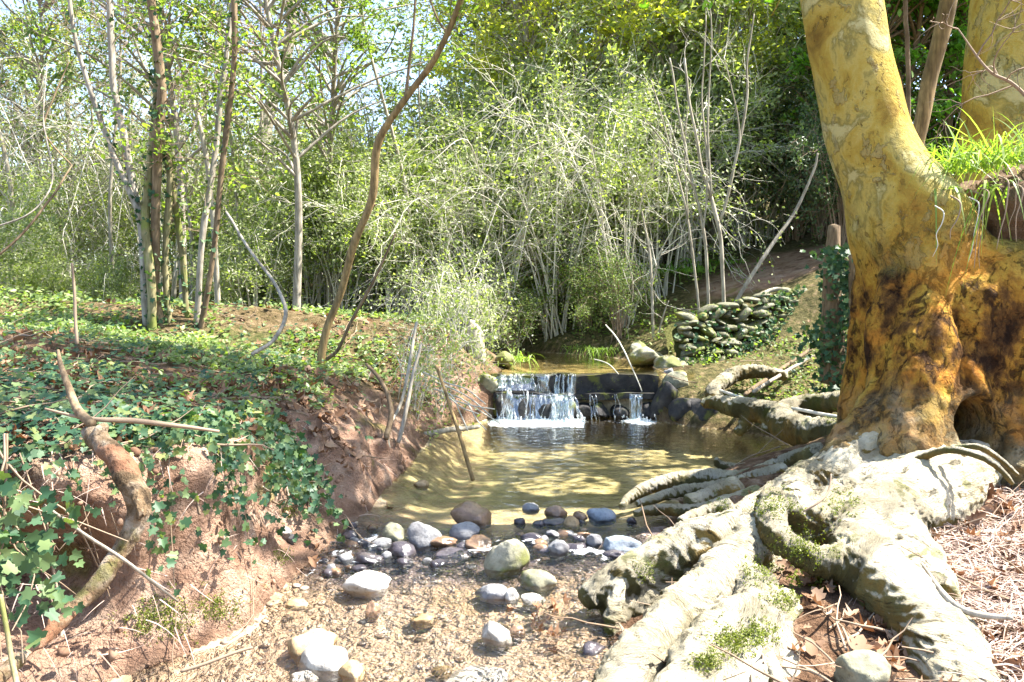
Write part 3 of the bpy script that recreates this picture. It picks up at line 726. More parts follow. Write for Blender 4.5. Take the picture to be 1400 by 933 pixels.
# trunk: base barrel + leaning stem + second stem + toes
mb = MB()
def loft(mb, rings, k=48, n=60):
    a = np.array(rings, float); r = smooth_line(a, n)     # cx, cy, z, rx, ry
    th = np.arange(k)/k*2*pi
    V = np.stack([r[:, 0:1]+r[:, 3:4]*np.cos(th), r[:, 1:2]+r[:, 4:5]*np.sin(th), np.repeat(r[:, 2:3], k, 1)], -1)
    fl = 1+.05*np.sin(th*5+1.0)[None]*sst(2.2, .3, r[:, 2])[:, None]+.04*np.sin(th*9+r[:, 2:3]*.8)*sst(2.0, .5, r[:, 2:3])
    c = np.stack([r[:, 0], r[:, 1], r[:, 2]], 1)[:, None]; V = c+(V-c)*fl[..., None]
    V = V.reshape(-1, 3)
    i = np.arange(n-1)[:, None]*k; j = np.arange(k)[None]; j2 = (j+1) % k
    F = np.stack([i+j, i+j2, i+k+j2, i+k+j], -1).reshape(-1, 4)
    V = np.concatenate([V, [c[0, 0], c[-1, 0]]]); j = np.arange(k); j2 = (j+1) % k
    C = np.concatenate([np.stack([j2, j, np.full(k, n*k)], 1), np.stack([(n-1)*k+j, (n-1)*k+j2, np.full(k, n*k+1)], 1)])
    mb.add(V, F, C)
loft(mb, [(3.45, 5.65, -.15, 1.12, 1.0), (3.45, 5.65, .25, 1.05, .95), (3.42, 5.65, .6, .93, .82), (3.42, 5.65, 1.0, .92, .80), (3.42, 5.65, 1.40, .94, .78),
          (3.42, 5.68, 1.62, .92, .72), (3.42, 5.72, 1.80, .78, .6), (3.40, 5.75, 1.9, .5, .42)])
STEM = [(3.0, 5.6, 1.2, .45, .55), (2.93, 5.6, 1.6, .45, .52), (2.82, 5.6, 1.9, .43, .48), (2.69, 5.6, 2.2, .37, .41), (2.495, 5.6, 2.53, .29, .31), (2.355, 5.6, 3.04, .268, .275), (2.26, 5.62, 3.56, .265, .27),
        (2.08, 5.7, 4.4, .25, .25), (1.95, 5.8, 5.2, .24, .24), (1.9, 5.95, 6.2, .22, .22), (2.0, 6.2, 7.4, .17, .17), (2.15, 6.4, 8.6, .12, .12)]
loft(mb, STEM, 40, 90)
loft(mb, [(3.95, 6.1, 1.2, .6, .6), (4.02, 6.45, 1.8, .48, .48), (4.06, 6.55, 2.3, .42, .42), (4.10, 6.6, 3.2, .38, .38), (4.16, 6.7, 4.2, .34, .34), (4.3, 6.9, 5.5, .3, .3), (4.6, 7.1, 7, .22, .22), (4.9, 7.2, 9, .12, .12)], 36, 70)
for rows in ([(1235, 490, 5.35, 26), (1215, 545, 5.2, 34), (1197, 590, 5.05, 36), (1165, 612, 5.0, 32), (1130, 632, 4.9, 24)],
             [(1262, 400, 5.3, 30), (1260, 480, 5.12, 44), (1254, 560, 5.0, 52), (1240, 640, 4.85, 54)],
             [(1310, 420, 5.3, 30), (1308, 500, 5.1, 40), (1303, 570, 4.98, 46), (1290, 645, 4.8, 50)],
             [(1420, 420, 5.3, 40), (1415, 500, 5.1, 52), (1410, 580, 4.95, 44), (1400, 655, 4.8, 40)],
             [(1225, 380, 5.4, 26), (1212, 450, 5.3, 30), (1212, 530, 5.3, 30)]):
    thick(mb, rows)
V, Fs = fuse(mb, .022, 5)
low = sst(2.2, 1.2, V[:, 2])
N = vnormals(V, Fs)
V = V+N*(fbm(V*np.array([2.2, 2.2, 1.5]), 5, 3)*(.03+.05*low)+fbm(V*np.array([9, 9, 6]), 7, 3)*(.004+.026*low)+fbm(V*np.array([24, 24, 14]), 8, 3)*(.002+.012*low))[:, None]
# hollow between the toes
h = P(1350, 592, 4.72); e = (V-h)/np.array([.19, .6, .24]); m = np.clip(1-np.sqrt((e**2).sum(1)), 0, 1); m = m*m*(3-2*m)
V[:, 1] += m*.95; V[:, 0] += m*.05
# flaking bark scars on the stem (knots)
for px, py, r_ in ((1118, 136, .03), (1235, 290, .045)):
    q = P(px, py, 5.32); d = np.linalg.norm(V-q, axis=1); V[:, 1] += np.exp(-(d/r_)**2)*.02
b = MB(); b.add(V, *Fs); b.obj('trunk', M['plane'], PT)

# roots, each a part
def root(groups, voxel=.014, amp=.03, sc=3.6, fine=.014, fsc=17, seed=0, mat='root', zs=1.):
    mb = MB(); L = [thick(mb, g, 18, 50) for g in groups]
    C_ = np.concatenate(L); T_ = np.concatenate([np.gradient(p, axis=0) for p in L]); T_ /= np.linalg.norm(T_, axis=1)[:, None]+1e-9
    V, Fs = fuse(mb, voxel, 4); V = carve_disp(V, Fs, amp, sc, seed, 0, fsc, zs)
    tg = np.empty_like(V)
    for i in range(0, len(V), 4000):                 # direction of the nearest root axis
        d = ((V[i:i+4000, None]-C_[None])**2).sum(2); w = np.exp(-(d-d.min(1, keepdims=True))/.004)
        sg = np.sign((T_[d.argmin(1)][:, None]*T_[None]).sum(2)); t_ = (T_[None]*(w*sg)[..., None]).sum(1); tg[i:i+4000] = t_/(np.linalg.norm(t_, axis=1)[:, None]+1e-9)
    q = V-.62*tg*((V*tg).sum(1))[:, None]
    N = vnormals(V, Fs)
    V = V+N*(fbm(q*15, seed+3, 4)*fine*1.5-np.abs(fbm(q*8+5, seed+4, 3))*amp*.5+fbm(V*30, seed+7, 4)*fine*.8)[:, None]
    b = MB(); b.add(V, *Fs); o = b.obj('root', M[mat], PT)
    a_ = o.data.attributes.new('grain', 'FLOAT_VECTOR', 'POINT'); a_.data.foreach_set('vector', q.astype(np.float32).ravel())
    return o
# great arching root running to the bottom of the frame, with its fork
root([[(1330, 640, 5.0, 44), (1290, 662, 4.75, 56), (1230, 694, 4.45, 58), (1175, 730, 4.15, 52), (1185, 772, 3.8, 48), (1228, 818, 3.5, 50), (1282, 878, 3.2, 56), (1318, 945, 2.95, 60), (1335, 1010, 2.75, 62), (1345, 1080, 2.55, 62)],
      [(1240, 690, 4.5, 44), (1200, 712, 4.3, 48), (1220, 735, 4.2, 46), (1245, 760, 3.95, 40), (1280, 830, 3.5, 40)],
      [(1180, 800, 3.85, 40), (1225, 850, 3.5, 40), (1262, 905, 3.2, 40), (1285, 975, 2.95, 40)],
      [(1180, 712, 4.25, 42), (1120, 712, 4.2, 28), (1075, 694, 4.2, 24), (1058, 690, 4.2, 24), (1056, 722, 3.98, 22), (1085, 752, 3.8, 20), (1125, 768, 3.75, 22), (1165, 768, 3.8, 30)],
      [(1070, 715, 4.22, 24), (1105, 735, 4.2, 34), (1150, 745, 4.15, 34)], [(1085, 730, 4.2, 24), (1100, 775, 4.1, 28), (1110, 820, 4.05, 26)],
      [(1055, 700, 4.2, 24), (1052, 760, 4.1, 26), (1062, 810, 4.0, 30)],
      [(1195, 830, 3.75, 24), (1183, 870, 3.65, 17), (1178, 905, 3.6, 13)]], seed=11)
# pale buttress slabs by the water
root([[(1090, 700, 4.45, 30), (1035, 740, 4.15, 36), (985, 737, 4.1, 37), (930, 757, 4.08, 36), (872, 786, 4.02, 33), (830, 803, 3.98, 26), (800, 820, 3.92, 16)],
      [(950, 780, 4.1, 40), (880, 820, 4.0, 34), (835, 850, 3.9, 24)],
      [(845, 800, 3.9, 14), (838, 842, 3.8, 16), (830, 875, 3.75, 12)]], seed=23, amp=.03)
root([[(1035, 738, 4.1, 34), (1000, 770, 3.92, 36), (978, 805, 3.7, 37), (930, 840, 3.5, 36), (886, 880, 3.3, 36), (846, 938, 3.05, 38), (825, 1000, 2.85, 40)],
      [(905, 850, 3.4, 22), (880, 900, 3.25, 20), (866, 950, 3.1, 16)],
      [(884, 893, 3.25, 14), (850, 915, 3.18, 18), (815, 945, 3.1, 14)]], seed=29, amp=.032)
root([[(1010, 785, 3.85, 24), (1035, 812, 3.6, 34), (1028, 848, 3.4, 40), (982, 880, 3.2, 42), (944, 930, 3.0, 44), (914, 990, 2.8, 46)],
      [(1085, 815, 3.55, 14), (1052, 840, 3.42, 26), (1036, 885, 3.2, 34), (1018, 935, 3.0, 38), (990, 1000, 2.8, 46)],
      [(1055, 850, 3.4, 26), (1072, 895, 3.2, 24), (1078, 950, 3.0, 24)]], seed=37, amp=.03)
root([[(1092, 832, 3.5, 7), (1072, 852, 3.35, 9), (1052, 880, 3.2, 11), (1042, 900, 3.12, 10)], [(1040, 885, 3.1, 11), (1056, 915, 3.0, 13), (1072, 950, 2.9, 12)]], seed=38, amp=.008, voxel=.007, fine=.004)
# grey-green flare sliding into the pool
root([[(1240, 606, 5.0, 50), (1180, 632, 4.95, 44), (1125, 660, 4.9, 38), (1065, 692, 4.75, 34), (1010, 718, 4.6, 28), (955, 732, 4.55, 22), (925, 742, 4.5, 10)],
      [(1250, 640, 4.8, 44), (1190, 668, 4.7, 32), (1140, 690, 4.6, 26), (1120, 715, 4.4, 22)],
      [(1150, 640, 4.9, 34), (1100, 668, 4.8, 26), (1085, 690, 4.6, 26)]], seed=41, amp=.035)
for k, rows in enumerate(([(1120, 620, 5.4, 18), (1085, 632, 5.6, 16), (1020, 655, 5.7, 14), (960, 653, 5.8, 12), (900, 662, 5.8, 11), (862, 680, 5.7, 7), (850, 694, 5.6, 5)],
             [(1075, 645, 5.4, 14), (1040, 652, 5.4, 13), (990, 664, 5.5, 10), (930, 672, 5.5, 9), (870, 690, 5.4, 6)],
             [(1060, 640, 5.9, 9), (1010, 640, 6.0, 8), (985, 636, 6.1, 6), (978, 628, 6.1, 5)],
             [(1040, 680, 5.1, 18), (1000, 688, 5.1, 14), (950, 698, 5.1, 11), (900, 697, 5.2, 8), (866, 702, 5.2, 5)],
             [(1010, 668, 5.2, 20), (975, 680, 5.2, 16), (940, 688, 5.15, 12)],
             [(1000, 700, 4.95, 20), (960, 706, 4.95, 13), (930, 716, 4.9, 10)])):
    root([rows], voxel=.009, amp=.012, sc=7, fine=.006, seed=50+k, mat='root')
# far roots along the pool edge
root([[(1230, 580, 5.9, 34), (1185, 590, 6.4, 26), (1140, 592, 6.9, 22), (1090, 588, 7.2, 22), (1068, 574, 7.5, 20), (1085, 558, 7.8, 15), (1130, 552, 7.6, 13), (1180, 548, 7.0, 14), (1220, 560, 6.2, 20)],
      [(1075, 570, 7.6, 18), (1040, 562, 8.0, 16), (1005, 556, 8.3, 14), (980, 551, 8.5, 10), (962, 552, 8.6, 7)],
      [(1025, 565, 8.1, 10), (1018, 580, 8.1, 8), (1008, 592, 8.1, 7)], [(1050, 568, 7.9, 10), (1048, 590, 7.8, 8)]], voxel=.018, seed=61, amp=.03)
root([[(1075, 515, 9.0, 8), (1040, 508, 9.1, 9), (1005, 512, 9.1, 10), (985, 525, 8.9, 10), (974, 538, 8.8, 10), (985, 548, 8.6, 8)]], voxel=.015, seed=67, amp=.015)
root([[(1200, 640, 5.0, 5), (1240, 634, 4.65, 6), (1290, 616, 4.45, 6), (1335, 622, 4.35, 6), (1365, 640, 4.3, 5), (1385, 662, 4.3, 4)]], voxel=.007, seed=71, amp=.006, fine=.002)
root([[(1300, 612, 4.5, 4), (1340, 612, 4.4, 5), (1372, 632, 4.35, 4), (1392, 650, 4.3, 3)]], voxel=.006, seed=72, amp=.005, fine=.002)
# upper limbs and leafy crown (mostly unseen above the frame; shaped to steer sun and shade below)
SUN = np.array([.54, .10, .835]); SUN /= np.linalg.norm(SUN)
rg = R(17); limb = MB(); tips = []
STEMP = np.array([[2.62, 5.55, z_] for z_ in np.linspace(2.2, 3.6, 6)])
def shades(p):
    """which points of p would shade the sunny spots of the photograph: root tops, shallow run, cut bank, stem edge"""
    gx = p[:, 0]-(p[:, 2]-.3)/SUN[2]*SUN[0]; gy = p[:, 1]-(p[:, 2]-.3)/SUN[2]*SUN[1]
    a = (gy > 2.2) & (gy < 4.75) & (gx > -1.2) & (gx < 3.4)
    for s_ in STEMP:
        d = p-s_; t_ = d@SUN; a |= (np.linalg.norm(d-t_[:, None]*SUN, axis=1) < .28) & (t_ > 0)
    return a
starts = [((1.95, 5.8, 5.2), .16), ((1.9, 5.95, 6.2), .15), ((2.0, 6.2, 7.4), .12), ((4.2, 6.8, 4.9), .18), ((4.4, 7.0, 6.0), .15), ((4.7, 7.1, 7.4), .11), ((2.1, 5.7, 4.6), .10)]
for (p0, r0) in starts:
    for q in range(4):
        az = rg.uniform(0, 2*pi); L = rg.uniform(2.2, 4.2); d = np.array([math.cos(az), math.sin(az), rg.uniform(.25, .8)])
        mid = np.array(p0)+d*L*.5+[0, 0, -.1]; end = np.array(p0)+d*L+[0, 0, .5]
        p, r = smooth_line([p0, mid, end], 14, [r0*.6, r0*.35, r0*.1])
        if shades(p[3:]).mean() > .25: continue
        V, F, C = tube(p, r, 7); limb.add(V, F, C)
        for w in range(9):
            s_ = p[rg.integers(5, 14)]; e = s_+rg.normal(size=3)*[.8, .8, .5]+[0, 0, .25]
            if shades(np.array([e, (e+s_)/2])).any() and rg.random() < .8: continue
            V, F, C = tube(smooth_line([s_, (s_+e)/2+rg.normal(size=3)*.1, e], 8), np.linspace(.022, .005, 8), 5); limb.add(V, F, C); tips.append(e); tips.append((s_+e)/2)
limb.obj('limb', M['plane'], PT)
tips = np.array(tips)
# leaf sprays sit at the twig ends; most that would shade the sunny spots are left out
gx_ = tips[:, 0]-(tips[:, 2]-.3)/SUN[2]*SUN[0]; gy_ = tips[:, 1]-(tips[:, 2]-.3)/SUN[2]*SUN[1]
prob = np.where(shades(tips), .05, np.where((gy_ > 4.9) & (gx_ > -.3), .65, .6)); keep = rg.random(len(tips)) < prob
cr = MB(); tk = tips[keep]
pos = np.repeat(tk, 34, 0)+rg.normal(size=(len(tk)*34, 3))*[.28, .28, .2]
leaves(cr, rg, pos, rg.uniform(.06, .13, len(pos)), up=(0, 0, 1), tilt=.7, tpl=PLANELEAF)
cr.obj('crown', M['lf_bright'], PT)
# soil pocket in the fork, grass and hanging roots on it
sp = MB(); v, f = ICO[5]
q = v*np.array([.50, .58, .40])+[3.52, 5.60, 1.98]; n_ = v; q = q+n_*(fbm(q*3, 3, 3)*.16+fbm(q*12, 5, 4)*.07)[:, None]
sp.add(q, f); M['soil'] = simple('dark_soil', (.05, .028, .016), (.16, .10, .06), 12, bump=.05)
kind(sp.obj('soil', M['soil']), 'structure', 'dark crumbling soil caught in the fork of the plane tree', 'soil')
rg = R(23)
def tuft(name, c, n, L, W, spread, label, mat='grass', group=None, droop=(.3, 1.1), up=1.2, cat='grass'):
    b = MB(); c = np.asarray(c, float)
    base = c+rg.normal(size=(n, 3))*[spread, spread*.7, .01]
    d = rg.normal(size=(n, 3))*[.75, .75, .2]+[0, 0, up]; d /= np.linalg.norm(d, axis=1)[:, None]
    blades(b, rg, base, d, rg.uniform(L*.5, L, n), rg.uniform(W*.6, W, n), rg.uniform(*droop, n), 6)
    off = empty('x', c); b_ = MB(); b_.V, b_.F, b_.n = b.V, b.F, b.n
    me = b_.mesh(name, c); bpy.data.objects.remove(off); o = link(name, me, M[mat]); o.location = c
    return tag(o, label, cat, group)
G = 'grass tufts in the fork of the plane tree'
tuft('grass_tuft', P(1272, 238, 5.5), 60, .5, .013, .10, 'grass tuft beside the sunlit edge of the leaning stem', group=G)
tuft('grass_tuft', P(1318, 235, 5.35), 90, .68, .015, .12, 'tall grass tuft in the middle of the tree fork', group=G)
tuft('grass_tuft', P(1378, 225, 5.25), 100, .75, .016, .12, 'grass tuft of long blades against the second stem', group=G)
tuft('grass_tuft', P(1290, 262, 5.2), 14, .34, .02, .06, 'few broad blades drooping over the bark below the fork', group=G, droop=(1.2, 2.4), up=.5)
tuft('grass_tuft', P(1362, 252, 5.05), 14, .40, .022, .08, 'broad blades hanging among the dangling roots', group=G, droop=(1.5, 2.6), up=.4)
for k, (px, py, L) in enumerate(((1290, 282, 60), (1312, 268, 50), (1345, 262, 95), (1352, 256, 100), (1338, 270, 80), (1378, 240, 90), (1392, 236, 80), (1398, 250, 70))):
    a = P(px, py+8, 4.96-.06*(k % 2)); pts = [a+[.01, .12, .05], a]; 
    for q in range(1, 5): pts.append(a+[rg.normal(0, .01)-.014*q, -.01, -L/FPX*5*q/4])
    p, r = smooth_line(pts, 22, np.linspace(.005, .0015, len(pts))*rg.uniform(.7, 1.3)); b = MB(); V, F, C = tube(p, r, 5); b.add(V, F, C)
    o = b.obj('hanging_root', M['twig_brown'] if k % 4 else M['twig_pale']); tag(o, 'thin dry root dangling from the soil over the plane tree bark', 'root', 'dry roots dangling from the tree fork')

# ------------------------------------------------------------------ trees: stem + branches + leaves
def wander(rg, p, d, L, n=8, curl=.12, up=.0):
    pts = [np.asarray(p, float)]; d = np.asarray(d, float)/np.linalg.norm(d)
    for k in range(n):
        d = d+rg.normal(size=3)*curl+[0, 0, up]; d /= np.linalg.norm(d); pts.append(pts[-1]+d*L/n)
    return np.array(pts)
def twigs(mb, rg, p, r0, depth, L, tips, curl=.16, up=.03, k=4, nb=4, ang=.8):
    """sub-branches along polyline p"""
    for q in range(nb):
        i = rg.integers(max(1, len(p)//3), len(p)); d0 = p[i]-p[i-1]; d0 /= np.linalg.norm(d0)+1e-9
        d = d0+rg.normal(size=3)*ang; n = 6
        c = wander(rg, p[i], d, L*rg.uniform(.6, 1.2), n, curl, up)
        V, F = tube(c, np.linspace(r0, r0*.35, n+1), k, False); mb.add(V, F); tips.append(c)
        if depth > 1: twigs(mb, rg, c, r0*.55, depth-1, L*.6, tips, curl, up, 3, nb, ang)
def stem_obj(name, pts, rad, mat, parent, n=40, k=9, rough=.0, seed=0):
    p, r = smooth_line(pts, n, rad); r = r*(1+.12*noise3(p*3+seed, seed)); p = p+np.stack([noise3(p*2.1+seed+s*9, seed+s) for s in range(3)], 1)*rough
    V, F, C = tube(p, r, k); b = MB(); b.add(V, F, C); return b.obj(name, M[mat], parent), p, r

# clump of thin stems on the ivy bank
base = ground_pt(215, 445)
CL = tag(empty('stem_clump', base), 'clump of seven slender upright stems rising from the ivy bank', 'tree')
Yb = base[1]; rg = R(31); tw = MB(); tips = []
for k, (rows, mt) in enumerate(((
     [(203, 448, 0, 9), (196, 360, 0, 7), (192, 300, .1, 7), (170, 190, .2, 6.5), (152, 90, .3, 6), (150, 0, .4, 5.5), (148, -120, .5, 4)], 'bark_grey'),
    ([(208, 448, -.1, 9), (206, 380, -.1, 8), (200, 300, -.05, 8), (209, 200, 0, 7.5), (216, 100, 0, 7), (208, 0, .1, 7), (205, -140, .2, 5)], 'bark_olive'),
    ([(222, 450, 0, 8), (214, 380, 0, 7), (215, 200, -.1, 8.5), (220, 120, -.1, 8), (204, -20, -.1, 8), (195, -140, -.1, 6)], 'bark_brown'),
    ([(232, 452, .1, 6.5), (226, 350, .1, 6), (232, 240, .1, 6), (222, 190, .1, 5.5)], 'bark_olive'),
    ([(255, 405, .3, 5), (248, 350, .3, 5.5), (232, 240, .2, 6), (221, 190, 0, 6)], 'bark_olive'),
    ([(268, 438, .2, 6), (275, 330, .2, 6), (290, 240, .3, 5.5), (302, 140, .4, 5), (314, 40, .5, 4.5), (330, -80, .6, 4)], 'bark_grey'),
    ([(272, 446, .1, 5.5), (290, 360, .1, 5), (303, 230, .1, 5), (318, 100, .1, 5), (321, 0, .1, 5), (322, -120, .1, 4)], 'bark_brown'))):
    pts, rad = PR([(a, b_, Yb+c, d) for a, b_, c, d in rows]); pts[0, 2] = T1(pts[0, 0], pts[0, 1])-.08
    o, p, r = stem_obj('stem', pts, rad*.74, mt, CL, 44, 9, .015, k)
    twigs(tw, rg, p, .007, 2, .7, tips, .2, .04, 4, 7, .7)
pts, rad = PR([(196, 300, Yb, 4.5), (172, 250, Yb+.1, 4), (140, 170, Yb+.2, 3.5), (105, 60, Yb+.2, 3), (90, -40, Yb+.2, 2.4)])
stem_obj('stem', pts, rad, 'bark_grey', CL, 30, 8, .01, 9)
tw.obj('twig', M['twig_brown'], CL)
iv = MB(); rr_ = R(35)
for ch in [c for c in CL.children if c.name.startswith('stem')]:
    vv = np.empty(len(ch.data.vertices)*3, np.float32); ch.data.vertices.foreach_get('co', vv); vv = vv.reshape(-1, 3)+np.array(base); z0_ = vv[:, 2].min(); k_ = rr_.integers(0, len(vv), 260 if ch.name in ('stem.001', 'stem.002') else 90)
    leaves(iv, rr_, vv[k_]+rr_.normal(size=(len(k_), 3))*.03, rr_.uniform(.04, .07, len(k_)), up=(0, -.6, .6), tilt=.7, tpl=IVY)
iv.obj('ivy', M['ivy'], CL)
lf = MB(); cand = np.concatenate([t[2:] for t in tips]); cand = cand[rg.random(len(cand)) < .5]
pos = np.repeat(cand, 2, 0)+rg.normal(size=(len(cand)*2, 3))*.06
leaves(lf, rg, pos, rg.uniform(.05, .085, len(pos)), up=(0, 0, 1), tilt=.8, tpl=OVAL)
lf.obj('foliage', M['lf_mid'], CL)

# leaning sapling
YS = ground_pt(437, 503)[1]
pts, rad = PR([(437, 506, YS, 7), (447, 450, YS, 7), (466, 400, YS, 6.5), (486, 330, YS-.1, 6.5), (509, 268, YS-.15, 7), (517, 195, YS-.2, 6.5), (555, 135, YS-.3, 6), (598, 75, YS-.4, 5.5), (630, 0, YS-.5, 5), (655, -90, YS-.6, 4), (690, -200, YS-.7, 3)])
SA = tag(empty('leaning_sapling', pts[0]), 'thin brown sapling leaning and curving over the stream', 'tree')
o, p, r = stem_obj('stem', pts, rad*.78, 'bark_ochre', SA, 80, 10, .008, 3)
for rows in ([(446, 492, 0, 3), (462, 478, -.05, 2.6), (480, 440, -.1, 2.2), (510, 385, -.15, 2), (540, 320, -.2, 1.3)], [(555, 135, -.3, 2.5), (560, 80, -.3, 2), (566, 30, -.3, 1.8), (570, -60, -.3, 1.2)],
             [(612, 45, -.45, 2), (600, 30, -.4, 1.6), (588, 0, -.4, 1.3), (570, -60, -.4, 1)], [(500, 292, -.1, 2.5), (512, 280, -.1, 2)]):
    a, b_ = PR([(x, y, YS+c, d) for x, y, c, d in rows]); stem_obj('branch', a, b_, 'bark_brown', SA, 24, 6, .006, 4)
tb = MB(); tt = []; twigs(tb, R(3), p[45:], .005, 2, .8, tt, .2, .0, 4, 6, .7); tb.obj('twig', M['twig_brown'], SA)
lf = MB(); cand = np.concatenate([t[1:] for t in tt]); rr = R(4); pos = np.repeat(cand, 2, 0)+rr.normal(size=(len(cand)*2, 3))*.05
leaves(lf, rr, pos, rr.uniform(.05, .08, len(pos)), up=(0, 0, 1), tilt=.8, tpl=OVAL); lf.obj('foliage', M['lf_mid'], SA)

def log_bark():
    t = NT('log_bark'); co = t.pos(); n1 = t.noise(co, 9, 6., .65); n2 = t.noise(scl(t, warp(t, co, 14, .04), 1, 1, .6), 40, 6., .7)
    c = t.ramp(n1, (.34, (.05, .035, .02)), (.46, (.15, .10, .055)), (.56, (.25, .19, .13)), (.68, (.34, .29, .23)))
    c = t.mix(t.math('MULTIPLY', t.ramp(t.noise(co, 5, 5.), (.55, 0), (.6, 1)), .7), c, (.22, .10, .055))
    c = t.mix(t.math('MULTIPLY', t.ramp(t.noise(co, 4, 5., .6), (.54, 0), (.6, 1)), .6), c, (.11, .115, .03))
    c = t.mix(t.ramp(n2, (.36, .8), (.43, 0)), c, (.03, .02, .012))
    return t.end(t.bsdf(c, .85, t.bump(t.math('ADD', n2, n1), 1., .02), .2))
# curved fallen log on the cut bank
LG = tag(empty('curved_log', P(60, 870, 2.75)), 'curved dead branch with peeling bark propped against the cut bank', 'log')
pts, rad = PR([(-60, 985, 2.3, 18), (0, 925, 2.5, 17), (60, 872, 2.7, 17), (125, 810, 2.9, 17), (165, 752, 3.02, 17), (188, 705, 3.05, 19), (183, 665, 3.08, 20), (162, 630, 3.12, 20), (142, 610, 3.18, 19), (128, 596, 3.25, 17), (120, 590, 3.3, 11)])
rad = rad*.82; mb = MB(); thick(mb, None, 18, 60, pts, rad)
a, b_ = PR([(138, 608, 3.18, 14), (137, 590, 3.2, 10), (146, 580, 3.22, 6)]); thick(mb, None, 12, 14, a, b_)
a, b_ = PR([(180, 650, 3.1, 14), (192, 695, 3.02, 15), (190, 715, 3.0, 8)]); thick(mb, None, 12, 14, a, b_)
V, Fs = fuse(mb, .007, 3); V = carve_disp(V, Fs, .016, 9, 3, .007, 34); V = V-vnormals(V, Fs)*(np.clip(noise3(V*[7, 7, 7], 55)-.15, 0, .12)*.10)[:, None]
b = MB(); b.add(V, *Fs); M['log'] = log_bark(); b.obj('stem', M['log'], LG)
# other loose sticks (each a thing)
def stick(rows, mat, label, name='stick', cat='stick', n=24, k=7, grp=None, rough=.006):
    pts, rad = PR(rows); p, r = smooth_line(pts, n, rad); p = p+np.stack([noise3(p*6+s*7, s) for s in range(3)], 1)*rough
    V, F, C = tube(p, r, k); b = MB(); b.add(V-p[0], F, C); o = b.obj(name, M[mat]); o.location = p[0]; return tag(o, label, cat, grp)
stick([(647, 657, 6.35, 3), (630, 600, 6.5, 2.7), (610, 540, 6.7, 2.2), (596, 500, 6.8, 2)], 'bark_ochre', 'straight pale stick standing in the pool, leaning to the bank')
stick([(165, 752, 2.85, 2.5), (240, 800, 2.95, 3), (130, 740, 2.8, 2.4), (60, 690, 2.7, 2)][2:]+[(130, 740, 2.8, 2.4), (180, 775, 2.85, 2.4), (244, 822, 3.0, 1.6)], 'bark_grey', 'thin grey stick crossing the curved dead branch', 'stick')
stick([(0, 815, 2.35, 3), (12, 880, 2.3, 3.5), (25, 945, 2.2, 4)], 'bark_olive', 'green thin stem hanging at the dark hollow of the bank')
stick([(175, 465, 6, 3), (105, 470, 5.2, 2.4), (102, 400, 5.3, 2)][1:]+[(99, 360, 5.3, 1.5)], 'twig_brown', 'short upright twig in the ivy beside the stem clump')
stick([(300, 590, 3.6, 2), (248, 582, 3.5, 3), (180, 575, 3.4, 4), (125, 572, 3.3, 3), (60, 560, 3.3, 1.5)], 'twig_brown', 'twig lying along the bank above the curved branch')
stick([(125, 580, 3.25, 7), (105, 560, 3.3, 6), (95, 535, 3.4, 5), (85, 500, 3.5, 3.5), (80, 480, 3.6, 2)], 'bark_brown', 'rough brown branch end reaching over the ivy from the log')
stick([(345, 485, 6.6, 2.6), (375, 465, 6.8, 2.8), (390, 430, 7, 2.8), (380, 395, 7.2, 2.4), (340, 340, 7.6, 2), (310, 290, 8, 1.6)], 'bark_grey', 'bowed pale stem bending over the sunlit bank')
stick([(247, 918, 3.3, 2.6), (300, 900, 3.35, 2.4), (345, 886, 3.4, 2)], 'twig_brown', 'reddish stick lying at the foot of the cut bank')
stick([(580, 594, 8.2, 4), (620, 588, 8.3, 4), (655, 584, 8.5, 3)], 'bark_pale', 'pale log lying at the water edge below the bush', 'log', 'log')
stick([(432, 598, 5.4, 2.4), (418, 575, 5.5, 2), (405, 560, 5.5, 1.4)], 'twig_brown', 'short root stub sticking out of the reddish cut bank')
stick([(540, 640, 6.6, 2.4), (530, 590, 6.7, 2.3), (548, 555, 6.9, 2.2), (560, 500, 7.1, 2.5), (570, 440, 7.3, 2)], 'bark_pale', 'pale upright stem at the water edge in front of the bush')
stick([(545, 605, 6.7, 3), (556, 560, 6.8, 3), (563, 520, 6.9, 2.5), (575, 470, 7, 2)], 'bark_grey', 'grey upright stem close beside the pale one at the water')
stick([(528, 600, 6.6, 4), (535, 560, 6.8, 3.6), (520, 520, 6.9, 3), (500, 498, 7, 2)], 'bark_brown', 'crooked brown root curling out of the bank by the water')
for k, (a, b_) in enumerate((((612, 530), (664, 553)), ((620, 538), (672, 570)), ((616, 545), (640, 590)), ((625, 548), (684, 580)), ((610, 550), (676, 560)), ((640, 560), (665, 588)), ((604, 540), (655, 566)))):
    stick([(a[0]-35+k*6, a[1]-22+k*5, 8.2, 1.2), (a[0], a[1]-6, 7.9, 1.1), ((a[0]+b_[0])/2, (a[1]+b_[1])/2-9+k*2, 7.8, .9), (b_[0], b_[1], 7.7, .9)], 'twig_pale', 'bare pale twig hanging over the pool below the bush', 'twig', 'twig', 14, 5, 'bare twigs hanging over the pool')
stick([(878, 535, 9.2, .7), (865, 505, 9.3, .9), (848, 470, 9.5, 1), (828, 444, 9.8, .8)], 'twig_pale', 'long bare twig dipping in front of the weir')
stick([(846, 512, 9.5, .6), (832, 498, 9.6, .7), (812, 491, 9.8, .8)], 'twig_pale', 'short bent twig over the edge of the upper pool')
stick([(985, 534, 8.7, 1.8), (1020, 546, 8.2, 2.2), (1080, 558, 7.6, 2.4), (1166, 574, 6.6, 2.2)], 'twig_pale', 'long thin pale rod lying across the far roots')
stick([(1018, 540, 8.6, 3), (1060, 510, 9.2, 3), (1108, 478, 9.8, 2.6)], 'bark_brown', 'brown stick leaning on the slope below the wall')
